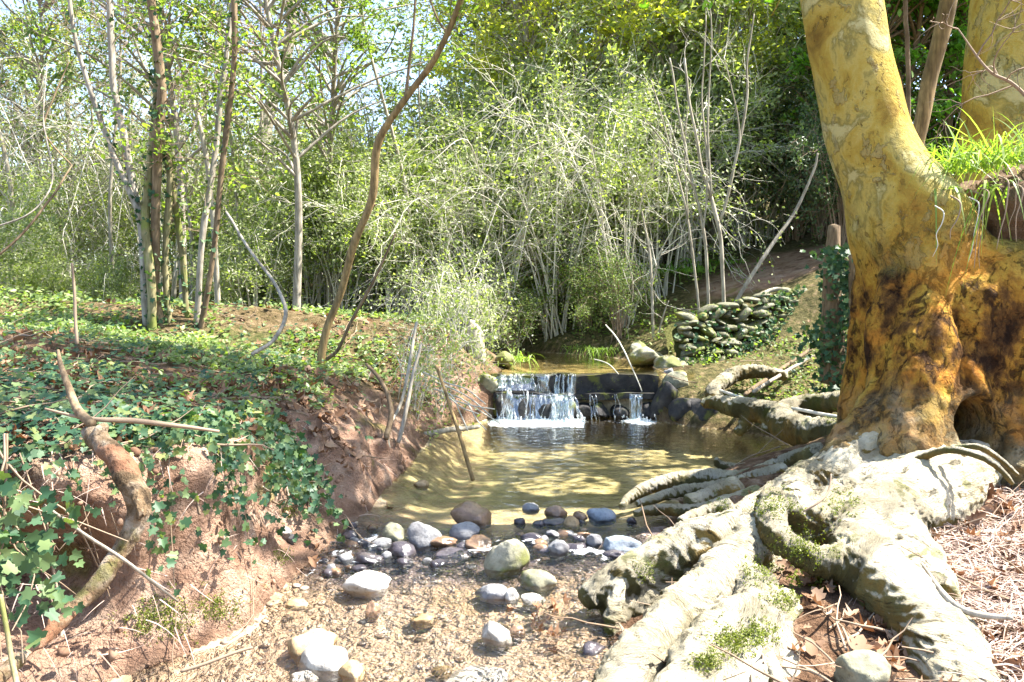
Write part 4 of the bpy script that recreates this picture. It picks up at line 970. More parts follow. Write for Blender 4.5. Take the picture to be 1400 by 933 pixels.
stick([(1030, 536, 8.5, 2.6), (1075, 508, 9.1, 2.6), (1112, 486, 9.6, 2)], 'bark_grey', 'grey stick lying beside the brown one below the wall')
stick([(1040, 402, 11.6, 2.4), (1060, 396, 11.7, 3), (1090, 397, 11.6, 3), (1118, 392, 11.4, 2.6)], 'bark_pale', 'pale bent branch lying on top of the wall')
stick([(1098, 700, 4.0, 1.2), (1118, 688, 4.0, 1.6), (1132, 672, 4.05, 1.6), (1136, 648, 4.1, 1)], 'twig_brown', 'small forked twig caught on the root fork')
stick([(1262, 770, 3.5, 2), (1285, 806, 3.3, 4), (1310, 830, 3.2, 5), (1345, 842, 3.15, 5), (1385, 846, 3.1, 3)], 'bark_grey', 'pale dead branch lying in the straw by the great root')
stick([(1245, 350, 8, 3), (1215, 390, 8, 3)], 'bark_brown', 'hidden brown branch behind the trunk')

stick([(-30, 372, 6.5, 1.6), (20, 330, 6.6, 1.7), (70, 270, 6.8, 1.5), (98, 226, 7, .9)], 'bark_brown', 'thin bare branch curving up from the edge over the ivy bank', 'branch', 'branch')
stick([(-30, 318, 6.5, 1.3), (40, 292, 6.6, 1.2), (72, 245, 6.8, 1), (60, 170, 7, .8), (64, 90, 7.2, .6)], 'bark_grey', 'thin grey branch rising from the edge behind the curving one', 'branch', 'branch')
stick([(98, 226, 7, .9), (60, 180, 7.1, 1.2), (75, 130, 7.2, 1.1), (95, 85, 7.3, .7)], 'bark_brown', 'short bare branch hooking back over the curving one', 'branch', 'branch')
# old stump beside the weir bush
b = MB(); p, r = smooth_line([P(650, 500, 9.9), P(649, 470, 9.9), P(647, 452, 9.9), P(644, 437, 9.9)], 14, [.13, .12, .10, .02]); V, F, C = tube(p, r, 14); V = V+np.stack([noise3(V*[14, 14, 4]+s, s) for s in range(3)], 1)*.02
b.add(V-p[0], F, C); o = b.obj('stump', M['bark_pale']); o.location = p[0]; tag(o, 'pale broken stump standing in the bush beside the weir', 'stump')
p0 = ground_pt(408, 392)
b = MB(); p, r = smooth_line([p0-[0, 0, .1], p0+[.0, 0, .5], p0+[.02, 0, .9], p0+[-.02, 0, 1.3]], 16, [.28, .21, .19, .15]); V, F, C = tube(p, r, 16); V = V+np.stack([noise3(V*[9, 9, 3]+s, s) for s in range(3)], 1)*.05
b.add(V-p[0], F, C); o = b.obj('tree_stump', M['bark_brown']); o.location = p[0]; tag(o, 'dark broken tree stump on the sunny slope among the shrubs', 'stump')

# slender saplings above the wall
for nm, rows_l, mt, lab in (('sapling', [[(990, 415, 0, 4.2), (986, 330, 0, 4), (975, 280, .1, 4.2), (958, 220, .2, 3.6), (945, 150, .2, 3), (935, 80, .3, 2.4)], [(985, 300, 0, 3), (1002, 230, 0, 3), (1020, 140, .1, 2.6), (1022, 80, .1, 2.2), (1030, 20, .1, 1.4)],
        [(972, 270, .1, 2.5), (968, 180, .1, 2.2), (972, 60, .1, 1.6), (970, 0, .1, 1.2)], [(998, 250, 0, 2), (1012, 190, 0, 1.8), (1000, 120, 0, 1.4), (990, 80, 0, 1)]], 'bark_pale', 'forked pale sapling with two tall stems growing above the stone wall'),
      ('sapling', [[(968, 415, .1, 3.4), (965, 330, .1, 3.2), (945, 240, .2, 2.8), (930, 160, .3, 2.4), (915, 80, .4, 1.6)], [(962, 320, .1, 2.2), (966, 220, .1, 2), (960, 120, .2, 1.6), (966, 20, .2, 1.2)], [(950, 260, .2, 2), (920, 210, .3, 1.6), (880, 160, .4, 1.2)]], 'bark_pale', 'thin pale sapling fanning out just beside the forked one'),
      ('sapling', [[(957, 400, .2, 2.6), (945, 330, .2, 2.4), (930, 250, .3, 2), (912, 180, .4, 1.5), (890, 110, .5, 1)], [(940, 300, .2, 1.6), (936, 200, .3, 1.4), (944, 110, .3, 1)]], 'bark_pale', 'thinnest of the pale saplings above the wall, bending to the stream'),
      ('leaning_pole', [[(998, 420, 0, 4.4), (1030, 372, 0, 4.2), (1062, 325, .1, 4), (1090, 285, .2, 3.6), (1112, 235, .2, 2.6), (1118, 210, .2, 2)]], 'bark_grey', 'bare grey pole leaning up to the plane tree trunk from the wall'),
      ('sapling', [[(893, 460, .3, 3), (890, 400, .3, 3), (886, 340, .4, 2.4), (876, 290, .4, 1.6)], [(890, 390, .3, 2), (905, 340, .3, 1.5)], [(900, 462, .3, 2), (908, 430, .3, 1.6), (915, 410, .3, 1)]], 'bark_pale', 'short crooked sapling between the mossy rocks and the wall')):
    Yw = 11.6; g = None; tb = MB(); tt = []; rr = R(len(lab))
    for k, rows in enumerate(rows_l):
        pts, rad = PR([(a, b_, Yw+c, d*.66) for a, b_, c, d in rows])
        if k == 0:
            pts[0, 2] = min(pts[0, 2], T1(pts[0, 0], pts[0, 1]))-.03; g = tag(empty(nm, pts[0]), lab, 'tree' if nm == 'sapling' else 'pole', 'slender saplings above the wall' if nm == 'sapling' else None)
        o, p, r = stem_obj('stem', pts, rad, mt, g, 30, 7, .02, k)
        if nm == 'sapling': twigs(tb, rr, p, .005, 2, .7, tt, .15, .06, 4, 3, .5)
    if nm == 'sapling': tb.obj('twig', M['twig_pale'], g)

# ivy-clad dead trunk beside the plane tree
p0 = P(1135, 500, 8.6); p0[2] = T1(p0[0], p0[1])
IT = tag(empty('ivy_clad_stump', p0), 'dead stump wrapped in dark ivy between the stone wall and the plane tree', 'stump')
pts, rad = PR([(1140, 520, 8.6, 18), (1138, 440, 8.6, 14), (1136, 370, 8.6, 12), (1140, 310, 8.6, 8)]); stem_obj('trunk', pts, rad, 'bark_brown', IT, 20, 10, .02, 2)
pts, rad = PR([(1170, 500, 8.3, 10), (1168, 420, 8.3, 8), (1165, 350, 8.3, 5)]); stem_obj('trunk', pts, rad, 'bark_brown', IT, 20, 8, .02, 5)
rr = R(77); n = 1300; t_ = rr.random(n); pos = np.stack([3.46+rr.normal(0, .20, n)*(1-.6*t_)+.10*np.sin(t_*11)+.15*(rr.random(n) < .4), 8.5+rr.normal(0, .15, n), p0[2]-.1+t_*1.75], 1)
lf = MB(); leaves(lf, rr, pos, rr.uniform(.045, .08, n), up=(-.3, -1, .5), tilt=.7, tpl=IVY); lf.obj('ivy', M['ivy'], IT)

# dry stone retaining wall
W0 = P(925, 500, 10.6)
WL = tag(empty('dry_stone_wall', (W0[0], W0[1], .5)), 'dry stone retaining wall of rounded mossy stones beside the weir', 'wall')
rr = R(41); wb_ = MB(); core = MB()
def wall_pt(u, h):      # u 0..1 along wall, h height above .5
    x = 2.15+u*2.35; y = 10.35+u*.7+h*.45
    return np.array([x, y, .50+h])
top = lambda u: np.interp(u, [0, .08, .3, .6, 1], [.62, .72, .82, .98, 1.12])
cv = []; nu = 24; nh = 10
for a in range(nu+1):
    for c in range(nh+1): cv.append(wall_pt(a/nu, top(a/nu)*c/nh*.97-.1)+[0, .10, 0]+rr.normal(0, .015, 3))
cv = np.array(cv); i = (np.arange(nu)*(nh+1))[:, None]+np.arange(nh)[None]
core.add(cv, np.stack([i, i+nh+1, i+nh+2, i+1], -1).reshape(-1, 4))
bk = cv.copy(); bk[:, 1] += .5; core.add(bk, np.stack([i, i+1, i+nh+2, i+nh+1], -1).reshape(-1, 4))
M['mossy_soil'] = simple('mossy_soil', (.04, .045, .015), (.12, .12, .03), 12, bump=.04); core.obj('core', M['mossy_soil'], WL)
RK = [rock_shape(700+k, 3, 6, .12) for k in range(10)]
nst = 0; h = 0.
while h < 1.15:
    u = rr.uniform(0, .04); rh = rr.uniform(.032, .062)
    while u < 1:
        rw = rr.uniform(.05, .19); uc = u+rw/2.35*1.0
        if h+rh*.6 < top(min(uc, 1)):
            v, f = RK[rr.integers(10)]; hh = rh*rr.uniform(.65, 1.35)
            q = v*[rw, .13, hh]; th = rr.normal(0, .25); c_, s_ = math.cos(th), math.sin(th); q = q@np.array([[c_, 0, s_], [0, 1, 0], [-s_, 0, c_]])
            wb_.add(q+wall_pt(uc, h+rh)+rr.normal(0, .022, 3)+[0, rr.uniform(-.06, .04), 0], f); nst += 1
        u += rw*2/2.35*.92
    h += rh*1.6
wb_.obj('stonework', M['rk_wall'], WL)
n = 1500; u = rr.random(n); hh = rr.random(n); k_ = (np.abs(u-.62+.15*np.sin(hh*6)) < .13) | (rr.random(n) < .16); pos = np.array([wall_pt(a, c*top(a)+.02) for a, c in zip(u, hh)])[k_]+[0, -.14, 0]
lf = MB(); leaves(lf, rr, pos, rr.uniform(.035, .07, len(pos)), up=(0, -1, .4), tilt=.6, tpl=IVY); lf.obj('ivy', M['ivy_low'], WL)
# ------------------------------------------------------------------ woodland behind
def kind_tree(seed, H, r, z0, rx, nc, per, lsz, cr_, lean=.3, tpl=DIAMOND, tilt=.7, twig=.7, bough=.03):
    """trunk, crown (and boughs) meshes for a tree of height H; crown clumps fill an uneven volume z0..H"""
    rg = R(seed); tr = MB(); lf = MB()
    tp = np.array([[0, 0, -.3], [rg.normal(0, lean*.3), rg.normal(0, lean*.3), H*.35], [rg.normal(0, lean), rg.normal(0, lean), H*.7], [rg.normal(0, lean), rg.normal(0, lean), H*.97]])
    p, rad = smooth_line(tp, 30, [r*1.15, r*.85, r*.5, r*.12]); V, F, C = tube(p, rad, 10); tr.add(V, F, C)
    for k in range(nc):
        z = z0+(H-z0)*rg.random()**.85; f = (z-z0)/(H-z0); w = rx*np.interp(f, [0, .25, .6, 1], [.7, 1, .85, .25])
        az = rg.uniform(0, 2*pi); rr = w*rg.uniform(.25, 1)**.6*(1+.3*math.sin(az*3+seed+z)); c = np.array([math.cos(az)*rr, math.sin(az)*rr, z])
        i = np.clip(int(29*max(.12, (z-.25*rr-.5)/H)), 1, 29); s_ = p[i]
        m = (s_+c)/2+[0, 0, .12*rr]+rg.normal(size=3)*.1
        q, qr = smooth_line([s_, m, c], 8, [bough, bough*.6, bough*.25]); V, F = tube(q, qr, 5, False); tr.add(V, F)
        n = int(per*rg.uniform(.5, 1.5)); cs = cr_*rg.uniform(.6, 1.3)
        # twiglets of the clump, leaves along them
        nt = max(3, n//9); d = rg.normal(size=(nt, 3))*[1, 1, .6]; e = c+d*cs*.75
        t_ = rg.random((nt, 9)); pos = (c[None, None]+(e-c)[:, None]*t_[..., None]).reshape(-1, 3)[:n]+rg.normal(size=(min(n, nt*9), 3))*.07*cs/.5
        leaves(lf, rg, pos, rg.uniform(lsz*.6, lsz*1.2, len(pos)), up=(.22, -.75, .75), tilt=tilt*.75, tpl=tpl)   # turned to the light over the stream
        for b in e[:int(nt*twig*.35)]:
            V, F = tube(np.array([c, (c+b)/2+rg.normal(size=3)*.04, b]), [.008, .006, .003], 3, False); tr.add(V, F)
    return [('trunk', tr.mesh('trunk')), ('crown', lf.mesh('crown', smooth=False))]
def kind_shrub(seed, H, W, ns, lsz, per, arch=.5, r=.012, leafy=1., nb=5, tpl=DIAMOND, L=.8, depth=2):
    rg = R(seed); tr = MB(); lf = MB(); tips = []
    for k in range(ns):
        az = rg.uniform(0, 2*pi); o = np.array([math.cos(az), math.sin(az), 0]); h = H*rg.uniform(.55, 1.); w = W*rg.uniform(.2, 1.)
        p = np.array([o*.15*rg.random()-[0, 0, .15], o*w*.3+[0, 0, h*.6], o*w*.75+[0, 0, h], o*w*1.15+[0, 0, h*(1-arch*rg.uniform(.2, 1))]])+rg.normal(size=(4, 3))*.08
        q, qr = smooth_line(p, 20, [r*1.3, r, r*.7, r*.3]); V, F, C = tube(q, qr, 5); tr.add(V, F, C); tips.append(q[6:])
        twigs(tr, rg, q, r*.5, depth, L, tips, .2, -.02, 3, nb, .75)
    if leafy > 0:
        cand = np.concatenate(tips); pick = cand[rg.integers(0, len(cand), int(per*leafy))]
        pos = pick+rg.normal(size=pick.shape)*.07
        leaves(lf, rg, pos, rg.uniform(lsz*.6, lsz*1.25, len(pos)), up=(.22, -.7, .8), tilt=.6, tpl=tpl)
        return [('stem', tr.mesh('stem')), ('foliage', lf.mesh('foliage', smooth=False))]
    return [('stem', tr.mesh('stem'))]
def kind_bare(seed, H, r, nb=9, depth=3, L=1.8, lean=.5):
    rg = R(seed); tr = MB(); tips = []
    tp = np.array([[0, 0, -.3], [rg.normal(0, lean*.3), rg.normal(0, lean*.2), H*.3], [rg.normal(0, lean*.8), rg.normal(0, lean*.5), H*.65], [rg.normal(0, lean*1.5), rg.normal(0, lean), H]])
    p, rad = smooth_line(tp, 40, [r*1.1, r*.9, r*.6, r*.15]); V, F, C = tube(p, rad, 8); tr.add(V, F, C)
    tw = MB(); twigs(tw, rg, p, r*.3, depth, L, tips, .14, .05, 4, nb, .6)
    return [('trunk', tr.mesh('trunk')), ('twig', tw.mesh('twig'))]
KT = {
 'yel': ([kind_tree(101, 9, .11, 2.6, 2.5, 62, 100, .12, .55), kind_tree(102, 10, .13, 3.2, 2.3, 60, 100, .12, .6)], 'bark_grey', 'lf_yel'),
 'mid': ([kind_tree(111, 8, .12, 1.6, 2.2, 90, 170, .10, .5), kind_tree(112, 9, .12, 2.0, 2.4, 90, 170, .10, .5)], 'bark_brown', 'lf_mid'),
 'dark': ([kind_tree(121, 7, .14, 1.0, 2.2, 100, 190, .09, .5), kind_tree(122, 8, .13, 1.2, 2.0, 100, 190, .09, .5)], 'bark_brown', 'lf_dark'),
 'bright': ([kind_tree(131, 6, .07, 1.0, 1.6, 55, 75, .13, .45, tpl=OVAL)], 'bark_brown', 'lf_bright'),
 'oak': ([kind_tree(141, 7.5, .06, 3.2, 2.0, 60, 110, .085, .5, tpl=OVAL)], 'bark_grey', 'lf_mid'),
 'pale': ([kind_shrub(201, 2.6, 1.5, 20, .085, 7500, nb=4, r=.010), kind_shrub(202, 3.0, 1.4, 18, .065, 8500, nb=4, r=.010), kind_shrub(203, 2.2, 1.7, 20, .10, 6000, nb=4, r=.010), kind_shrub(204, 2.7, 1.4, 16, .075, 6500, nb=5, r=.011)], 'twig_pale', 'lf_pale'),
 'green': ([kind_shrub(211, 2.2, 1.3, 24, .07, 6500, nb=4), kind_shrub(212, 2.6, 1.2, 22, .07, 6500, nb=4)], 'twig_brown', 'lf_mid'),
 'deep': ([kind_shrub(221, 2.4, 1.4, 26, .07, 8500, nb=4)], 'twig_brown', 'lf_dark'),
 'arch': ([kind_shrub(231, 2.7, 2.0, 16, .06, 1500, arch=.75, r=.011, nb=4, L=1.2), kind_shrub(232, 2.9, 1.8, 15, .06, 1500, arch=.7, r=.011, nb=4, L=1.2)], 'twig_pale', 'lf_pale'),
 'bare': ([kind_bare(301, 9, .034), kind_bare(302, 10, .045), kind_bare(303, 8, .028), kind_bare(304, 9, .036)], 'bark_pale', 'twig_brown'),
}
for k, (vs, m1, m2) in KT.items():
    for parts in vs:
        for i, (nm, me) in enumerate(parts): me.materials.append(M[m1] if i == 0 else M[m2])
cnt = {}; REG = {}
def plant(kindname, px, Y, label, s=1., name='tree', cat='tree', group=None, dz=0, sq=1., rot=None, lean=(0, 0)):
    vs = KT[kindname][0]; c = cnt.get(kindname, 0); cnt[kindname] = c+1
    x = (px-700)/FPX*Y; z = T1(x, Y)
    g = tag(empty(name, (x, Y, z+dz)), label, cat, group)
    if group: REG.setdefault((group, label), []).append((px, g))
    rr = R(int(px*3+Y*17+c) % 99991)
    g.rotation_euler = (lean[0]+rr.normal(0, .03), lean[1]+rr.normal(0, .03), rr.uniform(-.7, .7) if rot is None else rot); g.scale = (s*sq*(1 if rr.random() < .5 or kindname == 'bare' else -1), s*sq, s*rr.uniform(.9, 1.12))
    for nm, me in vs[c % len(vs)]: link(nm, me, None, g)
    return g
GB = 'bare thin trees behind the ivy bank'
for px, Y, s in ((-30, 14, 1), (22, 15, .95), (95, 17, 1.05), (160, 15, 1), (262, 15, 1), (300, 12.5, .9), (334, 15, 1), (385, 18, 1.1), (450, 19, 1.1), (40, 19, 1.1), (140, 19, 1.15), (230, 20, 1.2), (500, 17, 1), (560, 14, .8), (590, 16, .9)):
    plant('bare', px, Y, 'bare thin pale trunk among the twiggy trees behind the ivy bank', s, 'bare_tree', 'tree', GB)
for k, (px, rr_) in enumerate(((296, 0), (304, 1), (311, 2), (318, 3), (325, 4), (290, 5), (332, 6))):    # coppice of straight pale rods
    p0 = ground_pt(312, 384); rg_ = R(400+k); d = np.array([(px-311)*.012+rg_.normal(0, .08), rg_.normal(0, .1), 1.]); Lr = rg_.uniform(2.4, 4.5)
    q = wander(rg_, p0+[(px-311)*.01, rg_.normal(0, .08), -.05], d, Lr, 10, .035, .01); b = MB(); V, F, C = tube(q, np.linspace(.026, .008, 11), 6); b.add(V-q[0], F, C)
    o = b.obj('rod', M['bark_pale']); o.location = q[0]; tag(o, 'straight pale coppice rod on the sunny slope', 'tree stem', 'pale coppice rods on the sunny slope')
g = plant('bare', 413, 20, 'thick pale far trunk beyond the dark stump, tallest and widest of the bare trees', 1.3, 'bare_tree', 'tree', sq=4.2)
GE = 'leafy evergreens over the ivy bank'
plant('oak', 402, 12.5, 'leafy evergreen whose dark sprays hang before the pale sky', 1., 'evergreen_tree', 'tree', GE)
plant('oak', 452, 15, 'evergreen with sprays reaching across the gap of sky', 1.08, 'evergreen_tree', 'tree', GE)
plant('oak', 250, 12.5, 'evergreen with thin sprays behind the stem clump', .95, 'evergreen_tree', 'tree', GE)
plant('yel', 110, 21, 'light green airy tree far behind the ivy bank', .8, 'airy_tree', 'tree', 'light airy trees behind the ivy bank'); plant('yel', -10, 20, 'light green airy tree far behind the ivy bank', .75, 'airy_tree', 'tree', 'light airy trees behind the ivy bank'); plant('yel', 290, 23, 'light green airy tree far behind the ivy bank', .8, 'airy_tree', 'tree', 'light airy trees behind the ivy bank')
plant('oak', 60, 17, 'thin evergreen standing far behind the ivy bank', 1.05, 'evergreen_tree', 'tree', GE)
GP = 'pale shrubs at the back of the ivy bank'
for px, Y, s in ((-40, 12, .8), (10, 15, .9), (60, 14, .7), (110, 17, .9), (150, 14, .6), (215, 18, 1.0), (270, 18, 1.0), (345, 14, .85), (380, 18, 1.15), (-20, 19, 1.2), (100, 21, 1.0), (180, 22, 1.1), (300, 22, 1.2), (430, 20, 1.3), (30, 23, 1.6), (140, 24, 1.6), (250, 24, 1.7), (-60, 23, 1.5), (370, 24, 1.5), (480, 25, 1.6)):
    plant('pale', px, Y, 'pale sunlit shrub of small leaves at the back of the ivy bank', s, 'shrub', 'shrub', GP)
GC = 'pale shrubs along the stream beyond the sapling'
for px, Y, s in ((425, 15.5, 1.2), (470, 15, 1.2), (510, 16, 1.3), (545, 14.5, 1.0), (590, 15, 1.15), (640, 15.5, 1.25), (690, 15.5, 1.3), (760, 15.5, 1.3), (820, 14.8, 1.2), (870, 14, 1.15), (560, 17, 1.5), (640, 18, 1.6), (730, 18.5, 1.7), (810, 18, 1.7), (890, 17, 1.6), (940, 15.5, 1.3), (960, 17.5, 1.6), (1010, 16.2, 1.3), (1045, 16.8, 1.3), (1075, 17.5, 1.9), (990, 18.5, 2.0), (1115, 18.5, 2.0)):
    plant('pale', px, Y, 'pale sunlit shrub of small leaves over the upper stream', s, 'shrub', 'shrub', GC)
GA = 'arching bare shrubs over the stream'
for px, Y, s in ((590, 14, 1.0), (680, 13.6, 1.1), (760, 13.4, 1.15), (850, 13, .95), (640, 13.4, .9), (800, 14.5, 1.15), (900, 14, 1.0)):
    plant('arch', px, Y, 'tangle of pale arching bare stems over the upper stream', s, 'arching_shrub', 'shrub', GA)
for px, Y, s in ((-20, 16, 1.5), (70, 17, 1.6), (150, 18, 1.7), (225, 17, 1.5), (300, 19, 1.8), (380, 20, 1.8), (20, 20, 2.0), (450, 18, 1.5), (520, 19, 1.6)):
    plant('arch', px, Y, 'tangle of pale bare stems at the back of the ivy bank', s, 'arching_shrub', 'shrub', 'bare tangled shrubs at the back of the ivy bank')
GD = 'dark evergreens on the far slope'
for px, Y, s in ((690, 22, .7), (730, 22, .85), (1095, 18, .8), (840, 22, .9), (780, 24, 1.4), (900, 25, 1.5)):
    plant('dark', px, Y, 'dark evergreen tree closing the view on the far slope', s, 'evergreen_tree', 'tree', GD)
for px, Y, s in ((1085, 15.8, .9), (1120, 15.4, .9), (1150, 13.2, .8), (1150, 15.5, 1.2)):
    plant('deep', px, Y, 'dark green bush above the brown earth terrace', s, 'bush', 'bush', 'dark bushes above the earth terrace')
GY = 'yellow-green spring trees beyond the stream'
for px, Y, s in ((690, 20, .95), (720, 18.0, .9), (745, 20, 1.1), (805, 18, 1.05), (860, 19.5, 1.15), (920, 17, 1.0), (975, 16.5, .95), (1020, 18, 1.0), (1060, 20, 1.15), (665, 26, 1.3), (700, 27, 1.45), (760, 27, 1.5), (870, 27, 1.5), (980, 27, 1.4)):
    plant('yel', px, Y, 'tall spring tree with yellow-green leaves beyond the stream', s, 'spring_tree', 'tree', GY)
for px, Y, s in ((705, 23, .9), (1140, 20, 1.1), (880, 21, 1.)):
    plant('mid', px, Y, 'mid green tree standing between the spring trees', s, 'tree', 'tree', 'mid green trees on the far slope')
GR = 'bright leafy trees behind the plane tree'
for px, Y, s in ((1225, 14.2, 1.05), (1285, 14.6, 1.15), (1340, 14.4, 1.1), (1410, 14.8, 1.1), (1260, 16, 1.35), (1340, 15.5, 1.35), (1440, 15, 1.3), (1200, 14, 1.05)):
    plant('bright', px, Y, 'bright green leafy tree behind the plane tree', s, 'leafy_tree', 'tree', GR)
for px, Y, s in ((1215, 16, 1.3), (1300, 17, 1.4), (1400, 16, 1.4), (1480, 14, 1.3)):
    plant('yel', px, Y+2, 'spring tree behind the bright leafy trees', s*.8, 'spring_tree', 'tree', 'spring trees behind the plane tree')
# brown leaning trunk behind the fork
pts, rad = PR([(1235, 300, 8.5, 9), (1258, 170, 8.5, 10), (1280, 80, 8.5, 10), (1302, -20, 8.5, 11), (1320, -120, 8.5, 11)]); pts = np.concatenate([[[pts[0, 0]-.15, pts[0, 1], T1(pts[0, 0]-.15, pts[0, 1])-.1]], pts]); rad = np.concatenate([[.09], rad])
LT = tag(empty('leaning_tree', pts[0]), 'brown leaning trunk seen through the fork of the plane tree', 'tree'); stem_obj('trunk', pts, rad, 'bark_ochre', LT, 30, 12, .02, 3)
stick([(1240, 250, 8.0, 3), (1242, 100, 8.0, 3), (1236, -20, 8.0, 3)], 'bark_brown', 'thin straight stem seen just beside the leaning stem of the plane tree', 'thin_stem', 'tree stem')
# bare twig reaching in by the second stem
tb = MB(); tt = []; rr = R(9); p, r = smooth_line(PR([(1420, 150, 4.4, 2.4), (1385, 115, 4.4, 2.4), (1350, 95, 4.4, 2), (1310, 40, 4.4, 1.4)])[0], 20, [.010, .009, .007, .003]); V, F, C = tube(p, r, 6); tb.add(V, F, C); twigs(tb, rr, p, .005, 2, .35, tt, .25, 0, 4, 6, .9)
tag(tb.obj('bare_branch', M['twig_brown']), 'bare twig with thin forks crossing before the second stem', 'branch')
# overhanging green spray, top centre and bushes at the water
GW = 'bushes beside the weir'
KT['wbush'] = ([kind_shrub(251, 1.0, .75, 11, .055, 900, arch=.8, r=.005, nb=4, L=.5)], 'twig_pale', 'lf_pale')
for i, (nm, me) in enumerate(KT['wbush'][0][0]): me.materials.append(M[('twig_pale', 'lf_pale')[i]])
for px, Y, s, l in ((598, 9.0, 1.0, 'pale small-leaved bush leaning over the pool by the hanging twigs'), (622, 9.8, .9, 'pale bush around the broken stump'), (560, 8.3, .8, 'pale bush behind the two upright stems'), (648, 10.4, .65, 'low pale bush at the end of the weir'), (585, 10.8, .85, 'taller pale bush behind the broken stump')):
    plant('wbush', px, Y, l, s, 'bush', 'bush', GW, dz=-.05)
for px, Y, s in ((700, 12.8, .55), (745, 13.8, .6), (800, 13.4, .6), (845, 12.4, .5), (680, 14.2, .7)):
    plant('green', px, Y, 'green leafy bush on the bank above the upper pool', s, 'bush', 'bush', 'green bushes above the upper pool')
tuft('grass_tuft', tuple(P(708, 494, 10.4)), 60, .55, .014, .07, 'long pale grass tuft at the end of the weir', droop=(.5, 1.4))
tuft('grass_tuft', tuple(P(822, 478, 11.9)), 60, .5, .014, .12, 'grass tuft hanging over the upper pool', droop=(1.2, 2.2), up=.5)
tuft('grass_tuft', tuple(P(795, 476, 12.2)), 50, .5, .014, .10, 'grass tuft on the mossy bank of the upper pool', droop=(1.2, 2.2), up=.5)
kind(tuft('grass', tuple(P(905, 372, 14)), 160, .5, .03, .5, 'bright green grass patch beside the brown earth terrace', 'lf_bright'), 'stuff')
kind(tuft('grass', tuple(P(995, 360, 14.6)), 80, .35, .03, .4, 'bright green grass patch at the top of the brown earth terrace', 'lf_bright'), 'stuff')

# each label singles out one plant: counted along its row from something that can be found
ORD = 'first second third fourth fifth sixth seventh eighth ninth tenth eleventh twelfth thirteenth fourteenth fifteenth sixteenth seventeenth eighteenth nineteenth twentieth'.split()
ORD += ['twenty-'+o for o in ORD[:9]]
for (gr, lb), L in REG.items():
    if len(L) < 2: continue
    xs = [p for p, _ in L]
    if min(xs) > 1150: L = sorted(L, key=lambda a: a[0]); ref = 'the leaning stem'
    elif max(xs) > 760: L = sorted(L, key=lambda a: -a[0]); ref = 'the plane tree'
    else: L = sorted(L, key=lambda a: -a[0]); ref = 'the weir'
    for i, (p, o) in enumerate(L): o['label'] = ' '.join(lb.split()[:11])+', '+ORD[i]+' from '+ref
# ------------------------------------------------------------------ ground cover
def scatter(rg, n, ymin, ymax, fn):
    """random land points, about even in the picture; fn(x,y,z,dl,dr,ins)->probability"""
    y = 1/(rg.uniform(1/ymax, 1/ymin, n)); x = rg.uniform(-.78, .78, n)*y
    z, dl, dr, ins = T(x, y, True); p = fn(x, y, z, dl, dr, ins); k = rg.random(n) < p
    return np.stack([x, y, z], 1)[k], dl[k], dr[k]
def tnormal(p, e=.04):
    zx = T(p[:, 0]+e, p[:, 1])-T(p[:, 0]-e, p[:, 1]); zy = T(p[:, 0], p[:, 1]+e)-T(p[:, 0], p[:, 1]-e)
    n = np.stack([-zx, -zy, np.full(len(p), 2*e)], 1); return n/np.linalg.norm(n, axis=1)[:, None]
rg = R(201)
isl = lambda dl, dr, ins: (~ins) & (dl < dr)
# ivy
pts, d_, _ = scatter(rg, 60000, 2.75, 11, lambda x, y, z, dl, dr, ins: isl(dl, dr, ins)*np.clip(sst(-.25, .2, fbm2(x, y, 1.2, 301)+.10*sst(5, 3, y)), 0, 1)*sst(.22, .40, dl)*np.interp(y, [5, 8, 11], [1, .9, .8])*np.where((x > -2.0) & (y > 4.9), .25, 1)*.62)
nn = tnormal(pts); b = MB(); pp = pts+nn*rg.uniform(.01, .11, len(pts))[:, None]
fr = None
big = np.interp(pts[:, 1], [2.3, 4, 8], [1.15, 1, .95])
leaves(b, rg, pp, (.024+.04*rg.random(len(pp))**1.6)*big, up=nn+np.array([.1, -.45, .6]), tilt=.38, tpl=IVY)
# ivy curtains over the edge of the cut bank
e = rg.random(3200)*0; L = []
for k in range(95):
    y = rg.uniform(2.9, 5.2); a = 1; 
    xs = np.linspace(-4.5, -.9, 120); dl_, dr_, ins_ = regions(xs, np.full(120, y)); zz = T(xs, np.full(120, y)); ok = (~ins_) & (dl_ > .28) & (dl_ < .6)
    if not ok.any(): continue
    i = rg.choice(np.where(ok)[0]); st = np.array([xs[i], y, zz[i]])
    m = rg.integers(10, 26); t_ = np.linspace(0, 1, m); dn = np.array([.45, -.3, 0])*rg.uniform(.4, 1)
    q = st+dn*t_[:, None]*.9; gz_ = T(q[:, 0], q[:, 1]); q[:, 2] = np.maximum(gz_+.04, st[2]-t_**1.5*rg.uniform(.2, .6)); L.append(q+rg.normal(size=q.shape)*.03)
Lq = np.concatenate(L); leaves(b, rg, Lq, rg.uniform(.025, .055, len(Lq)), up=(.4, -1, .4), tilt=.5, tpl=IVY)
b.obj('ivy_ground_cover', M['ivy_low'])
b = MB(); kk = rg.random(len(pp)) < .22; leaves(b, rg, pp[kk]+[0, 0, .02], (.02+.045*rg.random(kk.sum()))*big[kk], up=nn[kk]+np.array([.1, -.3, .6]), tilt=.5, tpl=IVY)
kk = rg.random(len(Lq)) < .3; leaves(b, rg, Lq[kk], rg.uniform(.02, .05, kk.sum()), up=(.4, -1, .4), tilt=.6, tpl=IVY); kind(b.obj('young_ivy', M['ivy_light']), 'stuff', 'younger lighter ivy leaves through the carpet', 'ivy')
b = MB()
